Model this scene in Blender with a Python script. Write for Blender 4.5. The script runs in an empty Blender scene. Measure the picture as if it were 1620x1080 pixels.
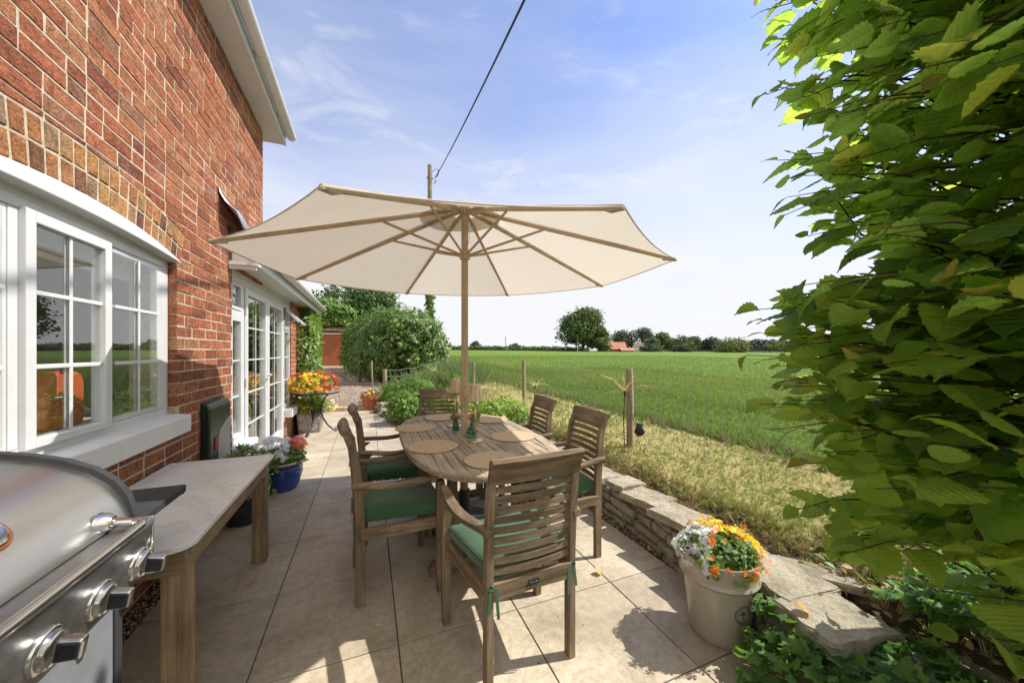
import bpy, math, random
import numpy as np
from mathutils import Vector, Matrix, noise
random.seed(7); RNG = np.random.default_rng(11)
R = math.radians; PI = math.pi
S = bpy.context.scene; COL = S.collection

# ------------------------------------------------------------------ camera
cam = bpy.data.cameras.new('camera'); co = bpy.data.objects.new('camera', cam); COL.objects.link(co)
co.location = (0, 0, 1.37); co.rotation_euler = (R(90), 0, R(-22.05))
cam.sensor_width = 36; cam.lens = 12.51; cam.shift_y = 0.0099; cam.clip_start = .02; cam.clip_end = 3000
S.camera = co
# ------------------------------------------------------------------ sky, sun, exposure
SUN_AZ, SUN_EL = 101, 51
W = bpy.data.worlds.new('World'); S.world = W; W.use_nodes = True
nt = W.node_tree; nt.nodes.clear()
def wn(t, **k):
    n = nt.nodes.new(t)
    for a, b in k.items(): setattr(n, a, b)
    return n
sky = wn('ShaderNodeTexSky', sky_type='NISHITA', sun_disc=False, sun_elevation=R(SUN_EL), sun_rotation=R(SUN_AZ), altitude=50, air_density=1.0, dust_density=1.0, ozone_density=1.6)
tc = wn('ShaderNodeTexCoord')
mp = wn('ShaderNodeMapping'); mp.inputs['Scale'].default_value = (1.0, 1.0, 3.2); mp.inputs['Rotation'].default_value = (0, R(12), R(20))
ns = wn('ShaderNodeTexNoise'); ns.inputs['Scale'].default_value = 1.5; ns.inputs['Detail'].default_value = 9; ns.inputs['Roughness'].default_value = .5; ns.inputs['Distortion'].default_value = .35
sep = wn('ShaderNodeSeparateXYZ')
hz = wn('ShaderNodeMapRange'); hz.inputs['From Min'].default_value = -.02; hz.inputs['From Max'].default_value = .75; hz.inputs['To Min'].default_value = .50; hz.inputs['To Max'].default_value = -.02
add = wn('ShaderNodeMath', operation='ADD')
cr = wn('ShaderNodeValToRGB'); cr.color_ramp.elements[0].position = .42; cr.color_ramp.elements[0].color = (0, 0, 0, 1); cr.color_ramp.elements[1].position = .93; cr.color_ramp.elements[1].color = (1, 1, 1, 1)
mix = wn('ShaderNodeMixRGB'); mix.inputs['Color2'].default_value = (3.65, 3.70, 3.82, 1)
tint = wn('ShaderNodeMixRGB', blend_type='MULTIPLY'); tint.inputs['Fac'].default_value = 1; tint.inputs['Color2'].default_value = (.60, .69, .93, 1)
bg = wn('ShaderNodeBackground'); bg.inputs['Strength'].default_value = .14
out = wn('ShaderNodeOutputWorld')
L = nt.links.new
L(tc.outputs['Generated'], mp.inputs['Vector']); L(mp.outputs[0], ns.inputs['Vector']); L(tc.outputs['Generated'], sep.inputs[0])
L(sep.outputs['Z'], hz.inputs['Value']); sc_ = wn('ShaderNodeMath', operation='MULTIPLY_ADD'); sc_.inputs[1].default_value = .55; sc_.inputs[2].default_value = .225; L(ns.outputs['Fac'], sc_.inputs[0]); n2_ = wn('ShaderNodeTexNoise'); n2_.inputs['Scale'].default_value = 3.6; n2_.inputs['Detail'].default_value = 10; n2_.inputs['Roughness'].default_value = .62; n2_.inputs['Distortion'].default_value = .5; L(mp.outputs[0], n2_.inputs['Vector'])
w2_ = wn('ShaderNodeMapRange'); w2_.inputs['From Min'].default_value = .54; w2_.inputs['From Max'].default_value = .74; w2_.inputs['To Max'].default_value = .17; L(n2_.outputs['Fac'], w2_.inputs['Value']); a2_ = wn('ShaderNodeMath', operation='ADD'); L(sc_.outputs[0], a2_.inputs[0]); L(w2_.outputs[0], a2_.inputs[1]); L(a2_.outputs[0], add.inputs[0]); L(hz.outputs[0], add.inputs[1]); L(add.outputs[0], cr.inputs[0])
L(sky.outputs[0], tint.inputs['Color1']); L(cr.outputs[0], mix.inputs['Fac']); L(tint.outputs[0], mix.inputs['Color1']); 
bk = wn('ShaderNodeMapRange'); bk.interpolation_type = 'SMOOTHSTEP'; bk.inputs['From Min'].default_value = -.05; bk.inputs['From Max'].default_value = -.75  # bright cloud bank added out of view behind the camera to lift shade
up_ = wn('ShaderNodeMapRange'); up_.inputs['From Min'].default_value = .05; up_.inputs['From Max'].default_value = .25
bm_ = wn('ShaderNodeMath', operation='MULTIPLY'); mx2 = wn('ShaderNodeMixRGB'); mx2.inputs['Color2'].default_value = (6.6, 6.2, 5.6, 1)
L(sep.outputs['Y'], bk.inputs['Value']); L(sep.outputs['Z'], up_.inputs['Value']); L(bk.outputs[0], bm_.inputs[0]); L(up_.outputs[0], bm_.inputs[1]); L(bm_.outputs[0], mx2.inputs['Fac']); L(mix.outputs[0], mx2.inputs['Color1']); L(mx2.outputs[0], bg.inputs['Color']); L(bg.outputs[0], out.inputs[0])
sl = bpy.data.lights.new('sun', 'SUN'); sl.energy = 3.9; sl.angle = R(.53); sl.color = (1, .955, .88)
so = bpy.data.objects.new('sun', sl); COL.objects.link(so)
az, el = R(SUN_AZ), R(SUN_EL)
sdir = Vector((math.sin(az) * math.cos(el), math.cos(az) * math.cos(el), math.sin(el)))
so.rotation_euler = sdir.to_track_quat('Z', 'Y').to_euler(); so.location = sdir * 50
S.view_settings.view_transform = 'Standard'; S.view_settings.look = 'None'; S.view_settings.exposure = .88; S.view_settings.gamma = 1
S.render.engine = 'CYCLES'; S.cycles.max_bounces = 8; S.cycles.transparent_max_bounces = 12; S.cycles.diffuse_bounces = 4

# ------------------------------------------------------------------ materials
MATS = {}
class NM:
    def __init__(s, name, rough=.6, metal=0, spec=.5):
        s.m = bpy.data.materials.new(name); s.m.use_nodes = True; s.t = s.m.node_tree
        s.b = s.t.nodes['Principled BSDF']; s.b.inputs['Roughness'].default_value = rough; s.b.inputs['Metallic'].default_value = metal
        s.b.inputs['Specular IOR Level'].default_value = spec; s.out = s.t.nodes['Material Output']; s._c = None
    def n(s, t, ins=None, **k):
        nd = s.t.nodes.new(t)
        for a, b in k.items(): setattr(nd, a, b)
        for a, b in (ins or {}).items():
            if hasattr(b, 'links') or isinstance(b, bpy.types.NodeSocket): s.t.links.new(b, nd.inputs[a])
            else: nd.inputs[a].default_value = b
        return nd
    def co(s, scale=(1, 1, 1), kind='Object'):
        c = s.n('ShaderNodeTexCoord'); m = s.n('ShaderNodeMapping', {'Vector': c.outputs[kind], 'Scale': scale}); return m.outputs[0]
    def noise(s, sc, det=4, ro=.55, vec=None, dist=0):
        return s.n('ShaderNodeTexNoise', {'Scale': sc, 'Detail': det, 'Roughness': ro, 'Distortion': dist, 'Vector': vec if vec is not None else s.co()}).outputs['Fac']
    def ramp(s, fac, stops, interp='LINEAR'):
        r = s.n('ShaderNodeValToRGB', {'Fac': fac}); e = r.color_ramp; e.interpolation = interp
        while len(e.elements) < len(stops): e.elements.new(.5)
        for el_, (p, c) in zip(e.elements, stops):
            el_.position = p; el_.color = (*c, 1) if len(c) == 3 else c
        return r.outputs[0]
    def mix(s, f, a, b, mode='MIX'):
        nd = s.n('ShaderNodeMixRGB', blend_type=mode)
        for k, v in (('Fac', f), ('Color1', a), ('Color2', b)):
            if isinstance(v, bpy.types.NodeSocket): s.t.links.new(v, nd.inputs[k])
            else: nd.inputs[k].default_value = v if not isinstance(v, tuple) else (*v, 1)[:4]
        return nd.outputs[0]
    def math(s, op, a, b=0):
        nd = s.n('ShaderNodeMath', operation=op)
        for i, v in enumerate((a, b)):
            if isinstance(v, bpy.types.NodeSocket): s.t.links.new(v, nd.inputs[i])
            else: nd.inputs[i].default_value = v
        return nd.outputs[0]
    def rnd(s): return s.n('ShaderNodeAttribute', attribute_name='rnd').outputs['Fac']
    def col(s, c):
        if isinstance(c, tuple): s.b.inputs['Base Color'].default_value = (*c, 1)
        else: s.t.links.new(c, s.b.inputs['Base Color'])
        s._c = c; return s
    def rough(s, r): s.t.links.new(r, s.b.inputs['Roughness']); return s
    def bump(s, h, st=.3, d=.01):
        b = s.n('ShaderNodeBump', {'Strength': st, 'Distance': d, 'Height': h}); s.t.links.new(b.outputs[0], s.b.inputs['Normal']); return s
    def transl(s, c, f=.4):
        tr = s.n('ShaderNodeBsdfTranslucent', {'Color': c if isinstance(c, bpy.types.NodeSocket) else (*c, 1)})
        mx = s.n('ShaderNodeMixShader', {0: f, 1: s.b.outputs[0], 2: tr.outputs[0]}); s.t.links.new(mx.outputs[0], s.out.inputs[0]); return s

def simple(name, c, rough=.5, metal=0, spec=.5, var=.12, sc=12, bump=0, bsc=60):
    m = NM(name, rough, metal, spec); d = tuple(x * (1 - var) for x in c); l = tuple(min(1, x * (1 + var)) for x in c)
    m.col(m.ramp(m.noise(sc), [(.3, d), (.7, l)]))
    if bump: m.bump(m.noise(bsc, 6), bump, .003)
    return m.m

def brickmat(name, stops, eff=.5):
    m = NM(name, .92, spec=.12)
    base = m.ramp(m.rnd(), stops); v = m.co()
    n1 = m.noise(26, 8, .72, v); c = m.mix(.8, base, m.ramp(n1, [(.30, (.18, .15, .14)), (.5, (.50, .48, .47)), (.70, (.80, .72, .66))]), 'OVERLAY'); n0 = m.noise(95, 5, .75, v); c = m.mix(.6, c, m.ramp(n0, [(.34, (.16, .14, .14)), (.5, (.5, .5, .5)), (.68, (.74, .71, .68))]), 'OVERLAY')
    n2 = m.noise(5.5, 6, .7, v); n3 = m.noise(70, 4, .7, v)
    f = m.math('MULTIPLY', m.ramp(n2, [(.56, (0, 0, 0)), (.72, (1, 1, 1))]), m.ramp(n3, [(.45, (0, 0, 0)), (.62, (1, 1, 1))]))
    c = m.mix(m.math('MULTIPLY', f, eff), c, (.56, .47, .42))
    m.col(c); m.bump(m.math('ADD', m.noise(90, 8, .7, v), m.math('MULTIPLY', m.noise(24, 5, .7, v), 1.5)), 1, .018); return m.m
BR = brickmat('brick_red', [(0, (.22, .085, .058)), (.10, (.30, .112, .066)), (.35, (.37, .140, .078)), (.65, (.39, .152, .082)), (.85, (.41, .175, .092)), (.95, (.39, .205, .11)), (1, (.26, .13, .09))])
BA = brickmat('brick_arch', [(0, (.15, .09, .065)), (.12, (.36, .165, .08)), (.4, (.42, .205, .09)), (.65, (.47, .27, .115)), (.85, (.38, .24, .13)), (1, (.26, .19, .14))], .3)
_m = NM('mortar', .95, spec=.1); _m.col(_m.ramp(_m.noise(30, 8, .7), [(.3, (.30, .235, .165)), (.52, (.45, .385, .285)), (.8, (.60, .54, .44))])); _m.bump(_m.noise(120, 6, .7), .8, .004); MO = _m.m
_m = NM('white_frame', .32); _m.col(_m.ramp(_m.noise(6, 5), [(.3, (.50, .505, .51)), (.7, (.56, .565, .57))])); WH = _m.m
_m = NM('white_painted_stone', .7); _m.col(_m.ramp(_m.noise(14, 8, .65), [(.2, (.50, .49, .47)), (.4, (.58, .58, .57)), (.75, (.63, .63, .62))])); _m.bump(_m.noise(90, 6), .25, .002); WS = _m.m
_m = NM('lead_sheet', .5, .6); _m.col(_m.ramp(_m.noise(18, 6, .7), [(.3, (.22, .23, .25)), (.7, (.42, .44, .47))])); _m.bump(_m.noise(14, 4), .5, .01); LEAD = _m.m
_m = NM('roof_tile', .85); _m.col(_m.ramp(_m.noise(9, 8, .7), [(.3, (.10, .06, .045)), (.7, (.22, .14, .10))])); _m.bump(_m.n('ShaderNodeTexWave', {'Scale': 5, 'Vector': _m.co()}).outputs['Fac'], .7, .02); ROOF = _m.m
def glassmat(name, tintc=(.965, .98, .97), ior=1.6):
    m = NM(name); t = m.n('ShaderNodeBsdfTransparent', {'Color': (*tintc, 1)}); g = m.n('ShaderNodeBsdfGlossy', {'Roughness': .004, 'Color': (.97, .97, .95, 1)})
    lw = m.n('ShaderNodeLayerWeight', {'Blend': .5}).outputs['Facing']; f = m.math('ADD', m.math('MULTIPLY', m.math('POWER', lw, 4.0), .80), .085); x = m.n('ShaderNodeMixShader', {0: f, 1: t.outputs[0], 2: g.outputs[0]})
    m.t.links.new(x.outputs[0], m.out.inputs[0]); return m.m
GL = glassmat('window_glass')
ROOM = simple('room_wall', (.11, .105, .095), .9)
BLIND = simple('blind_fabric', (.5, .5, .48), .9)
ORNG = simple('orange_enamel', (.50, .085, .03), .25, spec=.6, var=.15, sc=20)
CHROME = simple('chrome', (.75, .75, .76), .12, 1, var=.03)
_m = NM('brushed_steel', .3, 1); n_ = _m.math('ADD', _m.math('MULTIPLY', _m.noise(3, 4, .5), .8), _m.math('MULTIPLY', _m.noise(1, 5, .7, _m.co((240, 2, 240))), .2)); _m.col(_m.ramp(n_, [(.3, (.52, .51, .49)), (.7, (.64, .63, .61))])); _m.rough(_m.ramp(_m.noise(2.5, 3, .5, _m.co((6, 1, 1))), [(.3, (.27,) * 3), (.75, (.40,) * 3)])); STEEL = _m.m
STEELP = simple('polished_steel', (.62, .61, .58), .22, 1, var=.12, sc=9)
_m = NM('dark_steel', .38, .9); _m.col(_m.ramp(_m.noise(7, 7, .7, _m.co((1, 1, 5))), [(.3, (.16, .16, .165)), (.7, (.33, .33, .335))])); _m.rough(_m.ramp(_m.noise(14, 6, .7), [(.3, (.28,) * 3), (.7, (.5,) * 3)])); DSTEEL = _m.m
BLK = simple('black_powder_coat', (.022, .023, .025), .68, bump=.15, bsc=500)
GREYP = simple('grey_panel_paint', (.17, .178, .19), .42)
KNOB = simple('black_gloss_plastic', (.012, .012, .014), .12)
COPPER = simple('copper_ring', (.75, .28, .10), .3, 1)
_m = NM('marble', .38); v = _m.co(); w = _m.noise(2.2, 10, .62, v, 1.4); vein = _m.ramp(w, [(.47, (0, 0, 0)), (.5, (1, 1, 1)), (.53, (0, 0, 0))])
_m.col(_m.mix(_m.math('MULTIPLY', vein, .25), _m.ramp(_m.noise(4, 8, .6, v), [(.3, (.56, .55, .525)), (.7, (.68, .67, .645))]), (.24, .235, .23))); MARB = _m.m
def wood(name, axis, dark, mid, light, rough=.72, sc=1.0, knots=0):
    m = NM(name, rough, spec=.25); s1 = [34 * sc] * 3; s1[axis] = 1.6 * sc; s2 = [130 * sc] * 3; s2[axis] = 5 * sc
    v = m.co(tuple(s1)); g = m.noise(1, 6, .6, v, .3); fine = m.noise(1, 4, .6, m.co(tuple(s2))); big = m.noise(4, 4, .6)
    c = m.ramp(m.math('ADD', m.math('MULTIPLY', g, .6), m.math('MULTIPLY', big, .4)), [(.32, dark), (.5, mid), (.68, light)])
    c = m.mix(.6, c, m.ramp(fine, [(.3, (.25, .25, .25)), (.55, (.55, .55, .55)), (.8, (.72, .72, .72))]), 'OVERLAY')
    r = m.rnd(); c = m.mix(.35, c, m.ramp(r, [(0, (.34, .33, .32)), (1, (.68, .66, .60))]), 'OVERLAY')
    m.col(c); m.bump(m.math('ADD', g, fine), .5, .0025); return m.m
TK = [wood('weathered_teak_%s' % 'xyz'[a], a, (.076, .054, .034), (.16, .117, .074), (.30, .232, .16)) for a in range(3)]
TT = [wood('weathered_tabletop_%s' % 'xyz'[a], a, (.15, .118, .082), (.29, .235, .17), (.45, .385, .30)) for a in range(3)]
OK_ = [wood('weathered_pine_%s' % 'xyz'[a], a, (.10, .070, .040), (.22, .155, .095), (.36, .275, .18), sc=.8) for a in range(3)]
POLEW = [wood('parasol_timber_%s' % 'xyz'[a], a, (.36, .25, .15), (.44, .32, .205), (.52, .39, .26), .45, 1.2) for a in range(3)]
POST = wood('fence_timber', 2, (.16, .12, .08), (.28, .225, .16), (.42, .35, .27), .85, .7)
UTIL = wood('utility_pole_timber', 2, (.13, .11, .08), (.22, .19, .14), (.33, .29, .22), .85, .3)
_m = NM('porcelain_tile', .50, spec=.35); v = _m.co(); a_ = _m.noise(2.3, 9, .62, v, .6); b_ = _m.noise(26, 8, .72, v); c_ = _m.noise(160, 4, .7, v)
c = _m.ramp(a_, [(.30, (.29, .245, .175)), (.5, (.40, .345, .262)), (.70, (.50, .44, .345))]); c = _m.mix(.6, c, _m.ramp(b_, [(.3, (.30, .29, .27)), (.52, (.51, .50, .48)), (.75, (.66, .65, .63))]), 'OVERLAY')
c = _m.mix(.3, c, _m.ramp(c_, [(.3, (.35, .34, .33)), (.6, (.56, .56, .55))]), 'OVERLAY'); c = _m.mix(.6, c, _m.ramp(_m.rnd(), [(0, (.42, .415, .41)), (1, (.58, .575, .56))]), 'OVERLAY')
vn = _m.ramp(_m.noise(3.1, 10, .7, v, 1.2), [(.485, (0, 0, 0)), (.5, (1, 1, 1)), (.515, (0, 0, 0))]); v2 = _m.ramp(_m.noise(9, 10, .75, v, 1.6), [(.49, (0, 0, 0)), (.5, (1, 1, 1)), (.51, (0, 0, 0))]); st_ = _m.ramp(_m.noise(1.1, 4, .6, v), [(.55, (0, 0, 0)), (.75, (1, 1, 1))]); c = _m.mix(_m.math('MULTIPLY', vn, .4), c, (.20, .155, .115)); c = _m.mix(_m.math('MULTIPLY', v2, .25), c, (.24, .19, .14)); c = _m.mix(_m.math('MULTIPLY', st_, .28), c, (.26, .20, .135))
_m.col(c); _m.rough(_m.ramp(b_, [(.3, (.42,) * 3), (.7, (.62,) * 3)])); _m.bump(_m.math('ADD', b_, c_), .12, .002); TILE = _m.m
GROUT = simple('tile_grout', (.10, .082, .065), .95)
_m = NM('soil', .95, spec=.1); _m.col(_m.ramp(_m.noise(14, 9, .75), [(.3, (.045, .030, .020)), (.55, (.12, .085, .055)), (.75, (.24, .18, .12))])); _m.bump(_m.noise(30, 8, .75), 1, .03); SOIL = _m.m
_m = NM('gravel', .9, spec=.15); vo = _m.n('ShaderNodeTexVoronoi', {'Scale': 45, 'Vector': _m.co()}); _m.col(_m.mix(.5, _m.ramp(vo.outputs['Color'], [(.1, (.15, .105, .07)), (.5, (.34, .26, .18)), (.9, (.52, .44, .34))]), _m.ramp(_m.noise(1.2, 6), [(.3, (.24, .18, .12)), (.7, (.38, .30, .22))]))); _m.bump(vo.outputs['Distance'], .8, .02); GRAV = _m.m
_m = NM('mown_grass_ground', .95, spec=.1); v = _m.co(); _m.col(_m.mix(.5, _m.ramp(_m.noise(1.5, 8, .7, v), [(.35, (.22, .24, .065)), (.5, (.46, .39, .15)), (.66, (.66, .50, .25))]), _m.ramp(_m.noise(35, 6, .7, v), [(.35, (.22, .18, .08)), (.65, (.58, .46, .22))]))); _m.bump(_m.noise(60, 8, .75, v), 1, .03); LAWN = _m.m
_m = NM('crop_field_ground', .95, spec=.1); v = _m.co((1, 1, 1)); g1 = _m.noise(.055, 8, .75, _m.co((1, .4, 1))); g2 = _m.noise(2.5, 8, .75, _m.co((1, .35, 1)))
_m.col(_m.mix(.6, _m.ramp(g1, [(.32, (.075, .135, .022)), (.5, (.125, .195, .030)), (.68, (.22, .245, .055))]), _m.ramp(g2, [(.3, (.06, .11, .02)), (.6, (.145, .22, .040)), (.8, (.25, .27, .085))]))); _m.bump(g2, 1, .25); FIELD = _m.m
FARG = simple('far_meadow', (.10, .15, .045), .95, var=.3, sc=.02)
_m = NM('limestone', .92, spec=.15); v = _m.co(); c = _m.ramp(_m.noise(6, 10, .72, v), [(.28, (.20, .17, .12)), (.5, (.40, .36, .28)), (.72, (.56, .51, .42))]); c = _m.mix(.5, c, _m.ramp(_m.noise(45, 6, .75, v), [(.3, (.25, .24, .2)), (.6, (.6, .6, .58))]), 'OVERLAY'); c = _m.mix(.4, c, _m.ramp(_m.rnd(), [(0, (.36, .34, .32)), (1, (.62, .60, .55))]), 'OVERLAY')
_m.col(c); _m.bump(_m.math('ADD', _m.noise(14, 10, .75, v), _m.noise(60, 6, .7, v)), .9, .02); STONE = _m.m
_m = NM('canopy_cloth', .9, spec=.1); v = _m.co(); c = _m.ramp(_m.noise(5, 6, .6, v), [(.3, (.62, .57, .48)), (.7, (.68, .63, .545))]); _m.col(c); _m.bump(_m.math('ADD', _m.noise(3.2, 5, .6, v), _m.math('MULTIPLY', _m.noise(9, 3, .5, _m.co((1, .25, 1))), .3)), .35, .05); _m.transl((.76, .69, .58), .33); CLOTH = _m.m
_m = NM('green_cushion_cloth', .85, spec=.15); v = _m.co(); _m.col(_m.ramp(_m.noise(7, 5, .6, v), [(.3, (.030, .082, .038)), (.7, (.045, .115, .055))])); _m.b.inputs['Sheen Weight'].default_value = .3; _m.bump(_m.math('ADD', _m.math('MULTIPLY', _m.noise(600, 2, .5, v), .05), _m.noise(9, 3, .5, v)), .4, .012); CUSH = _m.m
_m = NM('woven_rattan', .8, spec=.2); c0 = _m.n('ShaderNodeTexCoord'); w_ = _m.n('ShaderNodeTexWave', {'Scale': 26, 'Distortion': .4, 'Vector': c0.outputs['Object']}, wave_type='RINGS', rings_direction='Z'); nn = _m.noise(90, 4, .6)
_m.col(_m.mix(.5, _m.ramp(w_.outputs['Fac'], [(.1, (.26, .17, .10)), (.6, (.56, .42, .27))]), _m.ramp(nn, [(.3, (.38, .27, .16)), (.7, (.68, .54, .37))]))); _m.bump(_m.math('ADD', w_.outputs['Fac'], nn), .8, .004); RATT = _m.m
_m = NM('ribbed_lamp_shade', .5, .3); w_ = _m.n('ShaderNodeTexNoise', {'Scale': 40, 'Vector': _m.co((1, 1, .01))}); _m.col(_m.ramp(w_.outputs['Fac'], [(.3, (.42, .29, .17)), (.7, (.66, .50, .33))])); SHADE = _m.m
BRASS = simple('brushed_brass', (.55, .42, .27), .38, .8)
_m = NM('green_bottle_glass', .05); _m.col((.05, .22, .13)); _m.b.inputs['Transmission Weight'].default_value = .75; _m.b.inputs['IOR'].default_value = 1.4; BOTT = _m.m
TERRA = simple('terracotta', (.46, .15, .065), .8, var=.2, bump=.3)
BLUEG = simple('blue_glaze', (.018, .045, .20), .12, var=.5, sc=5); DKBL = simple('dark_glaze', (.022, .030, .045), .25, var=.4)
BUFF = simple('buff_glaze_rim', (.45, .36, .25), .4)
_m = NM('stone_grey_glaze', .22); _m.col(_m.ramp(_m.noise(5, 6, .6), [(.3, (.31, .275, .20)), (.7, (.38, .34, .265))])); _m.bump(_m.noise(12, 4), .06, .01); GLZ = _m.m
GLZD = simple('impressed_mark', (.07, .058, .04), .6); ZINC = simple('pale_green_bowl', (.30, .36, .33), .5)
IRON = simple('black_iron', (.018, .018, .02), .45); GREENB = simple('dark_green_cabinet', (.008, .026, .020), .28, var=.3); PLATE = simple('meter_plate', (.30, .31, .26), .4); REDL = simple('red_label', (.35, .03, .03), .5)
CARV = simple('carved_stone', (.26, .20, .17), .9, bump=.5); CARVL = simple('carved_relief', (.46, .42, .40), .85)
_m = NM('garage_boards', .6); w_ = _m.noise(3, 5, .6, _m.co((9, 9, .4))); _m.col(_m.ramp(w_, [(.3, (.20, .052, .015)), (.7, (.33, .095, .03))])); GAR = _m.m
WIRE = simple('galvanised_wire', (.34, .34, .32), .6, .3); CABLE = simple('black_cable', (.02, .02, .022), .6)
YELW = simple('pale_yellow_wire', (.62, .50, .20), .6); BARK = simple('bark', (.070, .050, .034), .9, var=.4, sc=20, bump=.8, bsc=40); TWIG = simple('twig_bark', (.055, .030, .020), .75, var=.3)
BTRIM = simple('buff_stone_edging', (.42, .30, .17), .9, var=.3, bump=.5)
FROOF = simple('orange_clay_roof', (.36, .165, .10), .9, var=.2, sc=1); FWALL = simple('red_farm_wall', (.24, .085, .05), .9, sc=1); FWHITE = simple('white_render', (.65, .65, .63), .8)
def leafmat(name, a, b, tr, f=.38, rough=.45, veins=False, spec=.4):
    m = NM(name, rough, spec=spec); r = m.rnd(); c = m.ramp(r, [(0, a), (1, b)])
    if veins:
        uv = m.n('ShaderNodeTexCoord').outputs['UV']; sp = m.n('ShaderNodeSeparateXYZ', {0: uv})
        ax = m.math('ABSOLUTE', m.math('SUBTRACT', sp.outputs[0], .5))
        ph = m.math('SINE', m.math('MULTIPLY', m.math('SUBTRACT', sp.outputs[1], m.math('MULTIPLY', ax, .75)), 58))
        vein = m.ramp(ph, [(.80, (0, 0, 0)), (.97, (1, 1, 1))]); mid = m.ramp(ax, [(0, (1, 1, 1)), (.03, (0, 0, 0))])
        vv = m.math('MAXIMUM', vein, mid); c = m.mix(m.math('MULTIPLY', vv, .5), c, tuple(min(1, x * 2.2 + .02) for x in b))
        n_ = m.noise(30, 5, .6); c = m.mix(.4, c, m.ramp(n_, [(.3, (.36, .38, .33)), (.7, (.62, .62, .52))]), 'OVERLAY')
        m.bump(m.math('ADD', m.math('MULTIPLY', ph, -.55), m.noise(70, 3)), .9, .006)
        m.col(c); t = m.mix(m.math('MULTIPLY', vv, .4), m.ramp(r, [(0, tr), (.8, tr), (1, (min(1, tr[0] * 1.8), tr[1] * 1.15, tr[2]))]), (.10, .22, .02))
        m.transl(t, f)
    else: m.col(c); m.transl(tr, f)
    return m.m
HAZ = leafmat('hazel_leaf', (.030, .090, .018), (.14, .26, .050), (.62, .86, .11), .64, .36, True, .45)
HAZY = leafmat('hazel_leaf_young', (.18, .19, .03), (.28, .24, .04), (.70, .62, .07), .45, .45, True)
IVY = leafmat('ivy_leaf', (.045, .11, .03), (.15, .26, .055), (.22, .42, .04), .32, .5, spec=.2)
HDG = leafmat('hedge_leaf', (.045, .10, .018), (.165, .255, .045), (.26, .42, .05), .3, .4)
BEE = leafmat('beech_leaf', (.032, .075, .012), (.155, .23, .035), (.20, .34, .04), .26, .42)
OAKL = leafmat('oak_leaf', (.035, .075, .018), (.075, .13, .03), (.12, .2, .03), .25, .6)
FARL = leafmat('far_tree_leaf', (.045, .08, .022), (.12, .17, .045), (.10, .16, .03), .2, .8)
FARD = leafmat('far_dark_tree_leaf', (.040, .060, .034), (.070, .095, .050), (.07, .10, .04), .2, .8)
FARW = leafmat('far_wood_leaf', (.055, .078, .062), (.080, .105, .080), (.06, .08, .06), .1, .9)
WILL = leafmat('willow_leaf', (.12, .15, .045), (.19, .21, .075), (.15, .2, .05), .2, .8)
SHR = leafmat('shrub_leaf', (.06, .125, .022), (.18, .28, .06), (.25, .42, .05), .35, .5)
SHY = leafmat('yellow_green_leaf', (.14, .24, .03), (.28, .38, .06), (.4, .55, .06), .4, .5)
GRB = leafmat('field_grass_blade', (.085, .14, .03), (.28, .31, .09), (.26, .38, .06), .35, .55)
GRT = leafmat('tall_grass_blade', (.06, .10, .03), (.17, .22, .075), (.25, .36, .08), .35, .6)
LWB = leafmat('lawn_blade', (.34, .31, .11), (.74, .58, .28), (.40, .36, .12), .3, .7)
LWG = leafmat('lawn_blade_green', (.12, .17, .035), (.30, .34, .09), (.3, .38, .06), .3, .7)
STRAW = leafmat('dry_straw', (.24, .16, .08), (.50, .38, .22), (.4, .3, .15), .2, .8)
DRYL = leafmat('dry_leaf', (.42, .22, .07), (.62, .42, .14), (.6, .4, .1), .3, .6)
PEB = NM('pebbles', .7); PEB.col(PEB.ramp(PEB.rnd(), [(0, (.10, .065, .045)), (.4, (.26, .18, .12)), (.8, (.42, .32, .22)), (1, (.58, .52, .44))])); PEB = PEB.m
def petal(name, a, b): return leafmat(name, a, b, b, .3, .6)
P_OR = petal('petal_orange', (.72, .17, .015), (.85, .30, .03)); P_YE = petal('petal_yellow', (.85, .55, .02), (.92, .70, .05)); P_WH = petal('petal_white', (.70, .70, .70), (.85, .85, .82))
P_RE = petal('petal_maroon', (.20, .02, .02), (.42, .05, .02)); P_CO = petal('petal_coral', (.85, .22, .15), (.92, .38, .28)); P_PE = petal('petal_peach', (.85, .38, .22), (.90, .58, .42)); P_BL = petal('petal_lilac', (.30, .36, .60), (.55, .6, .8))

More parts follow.
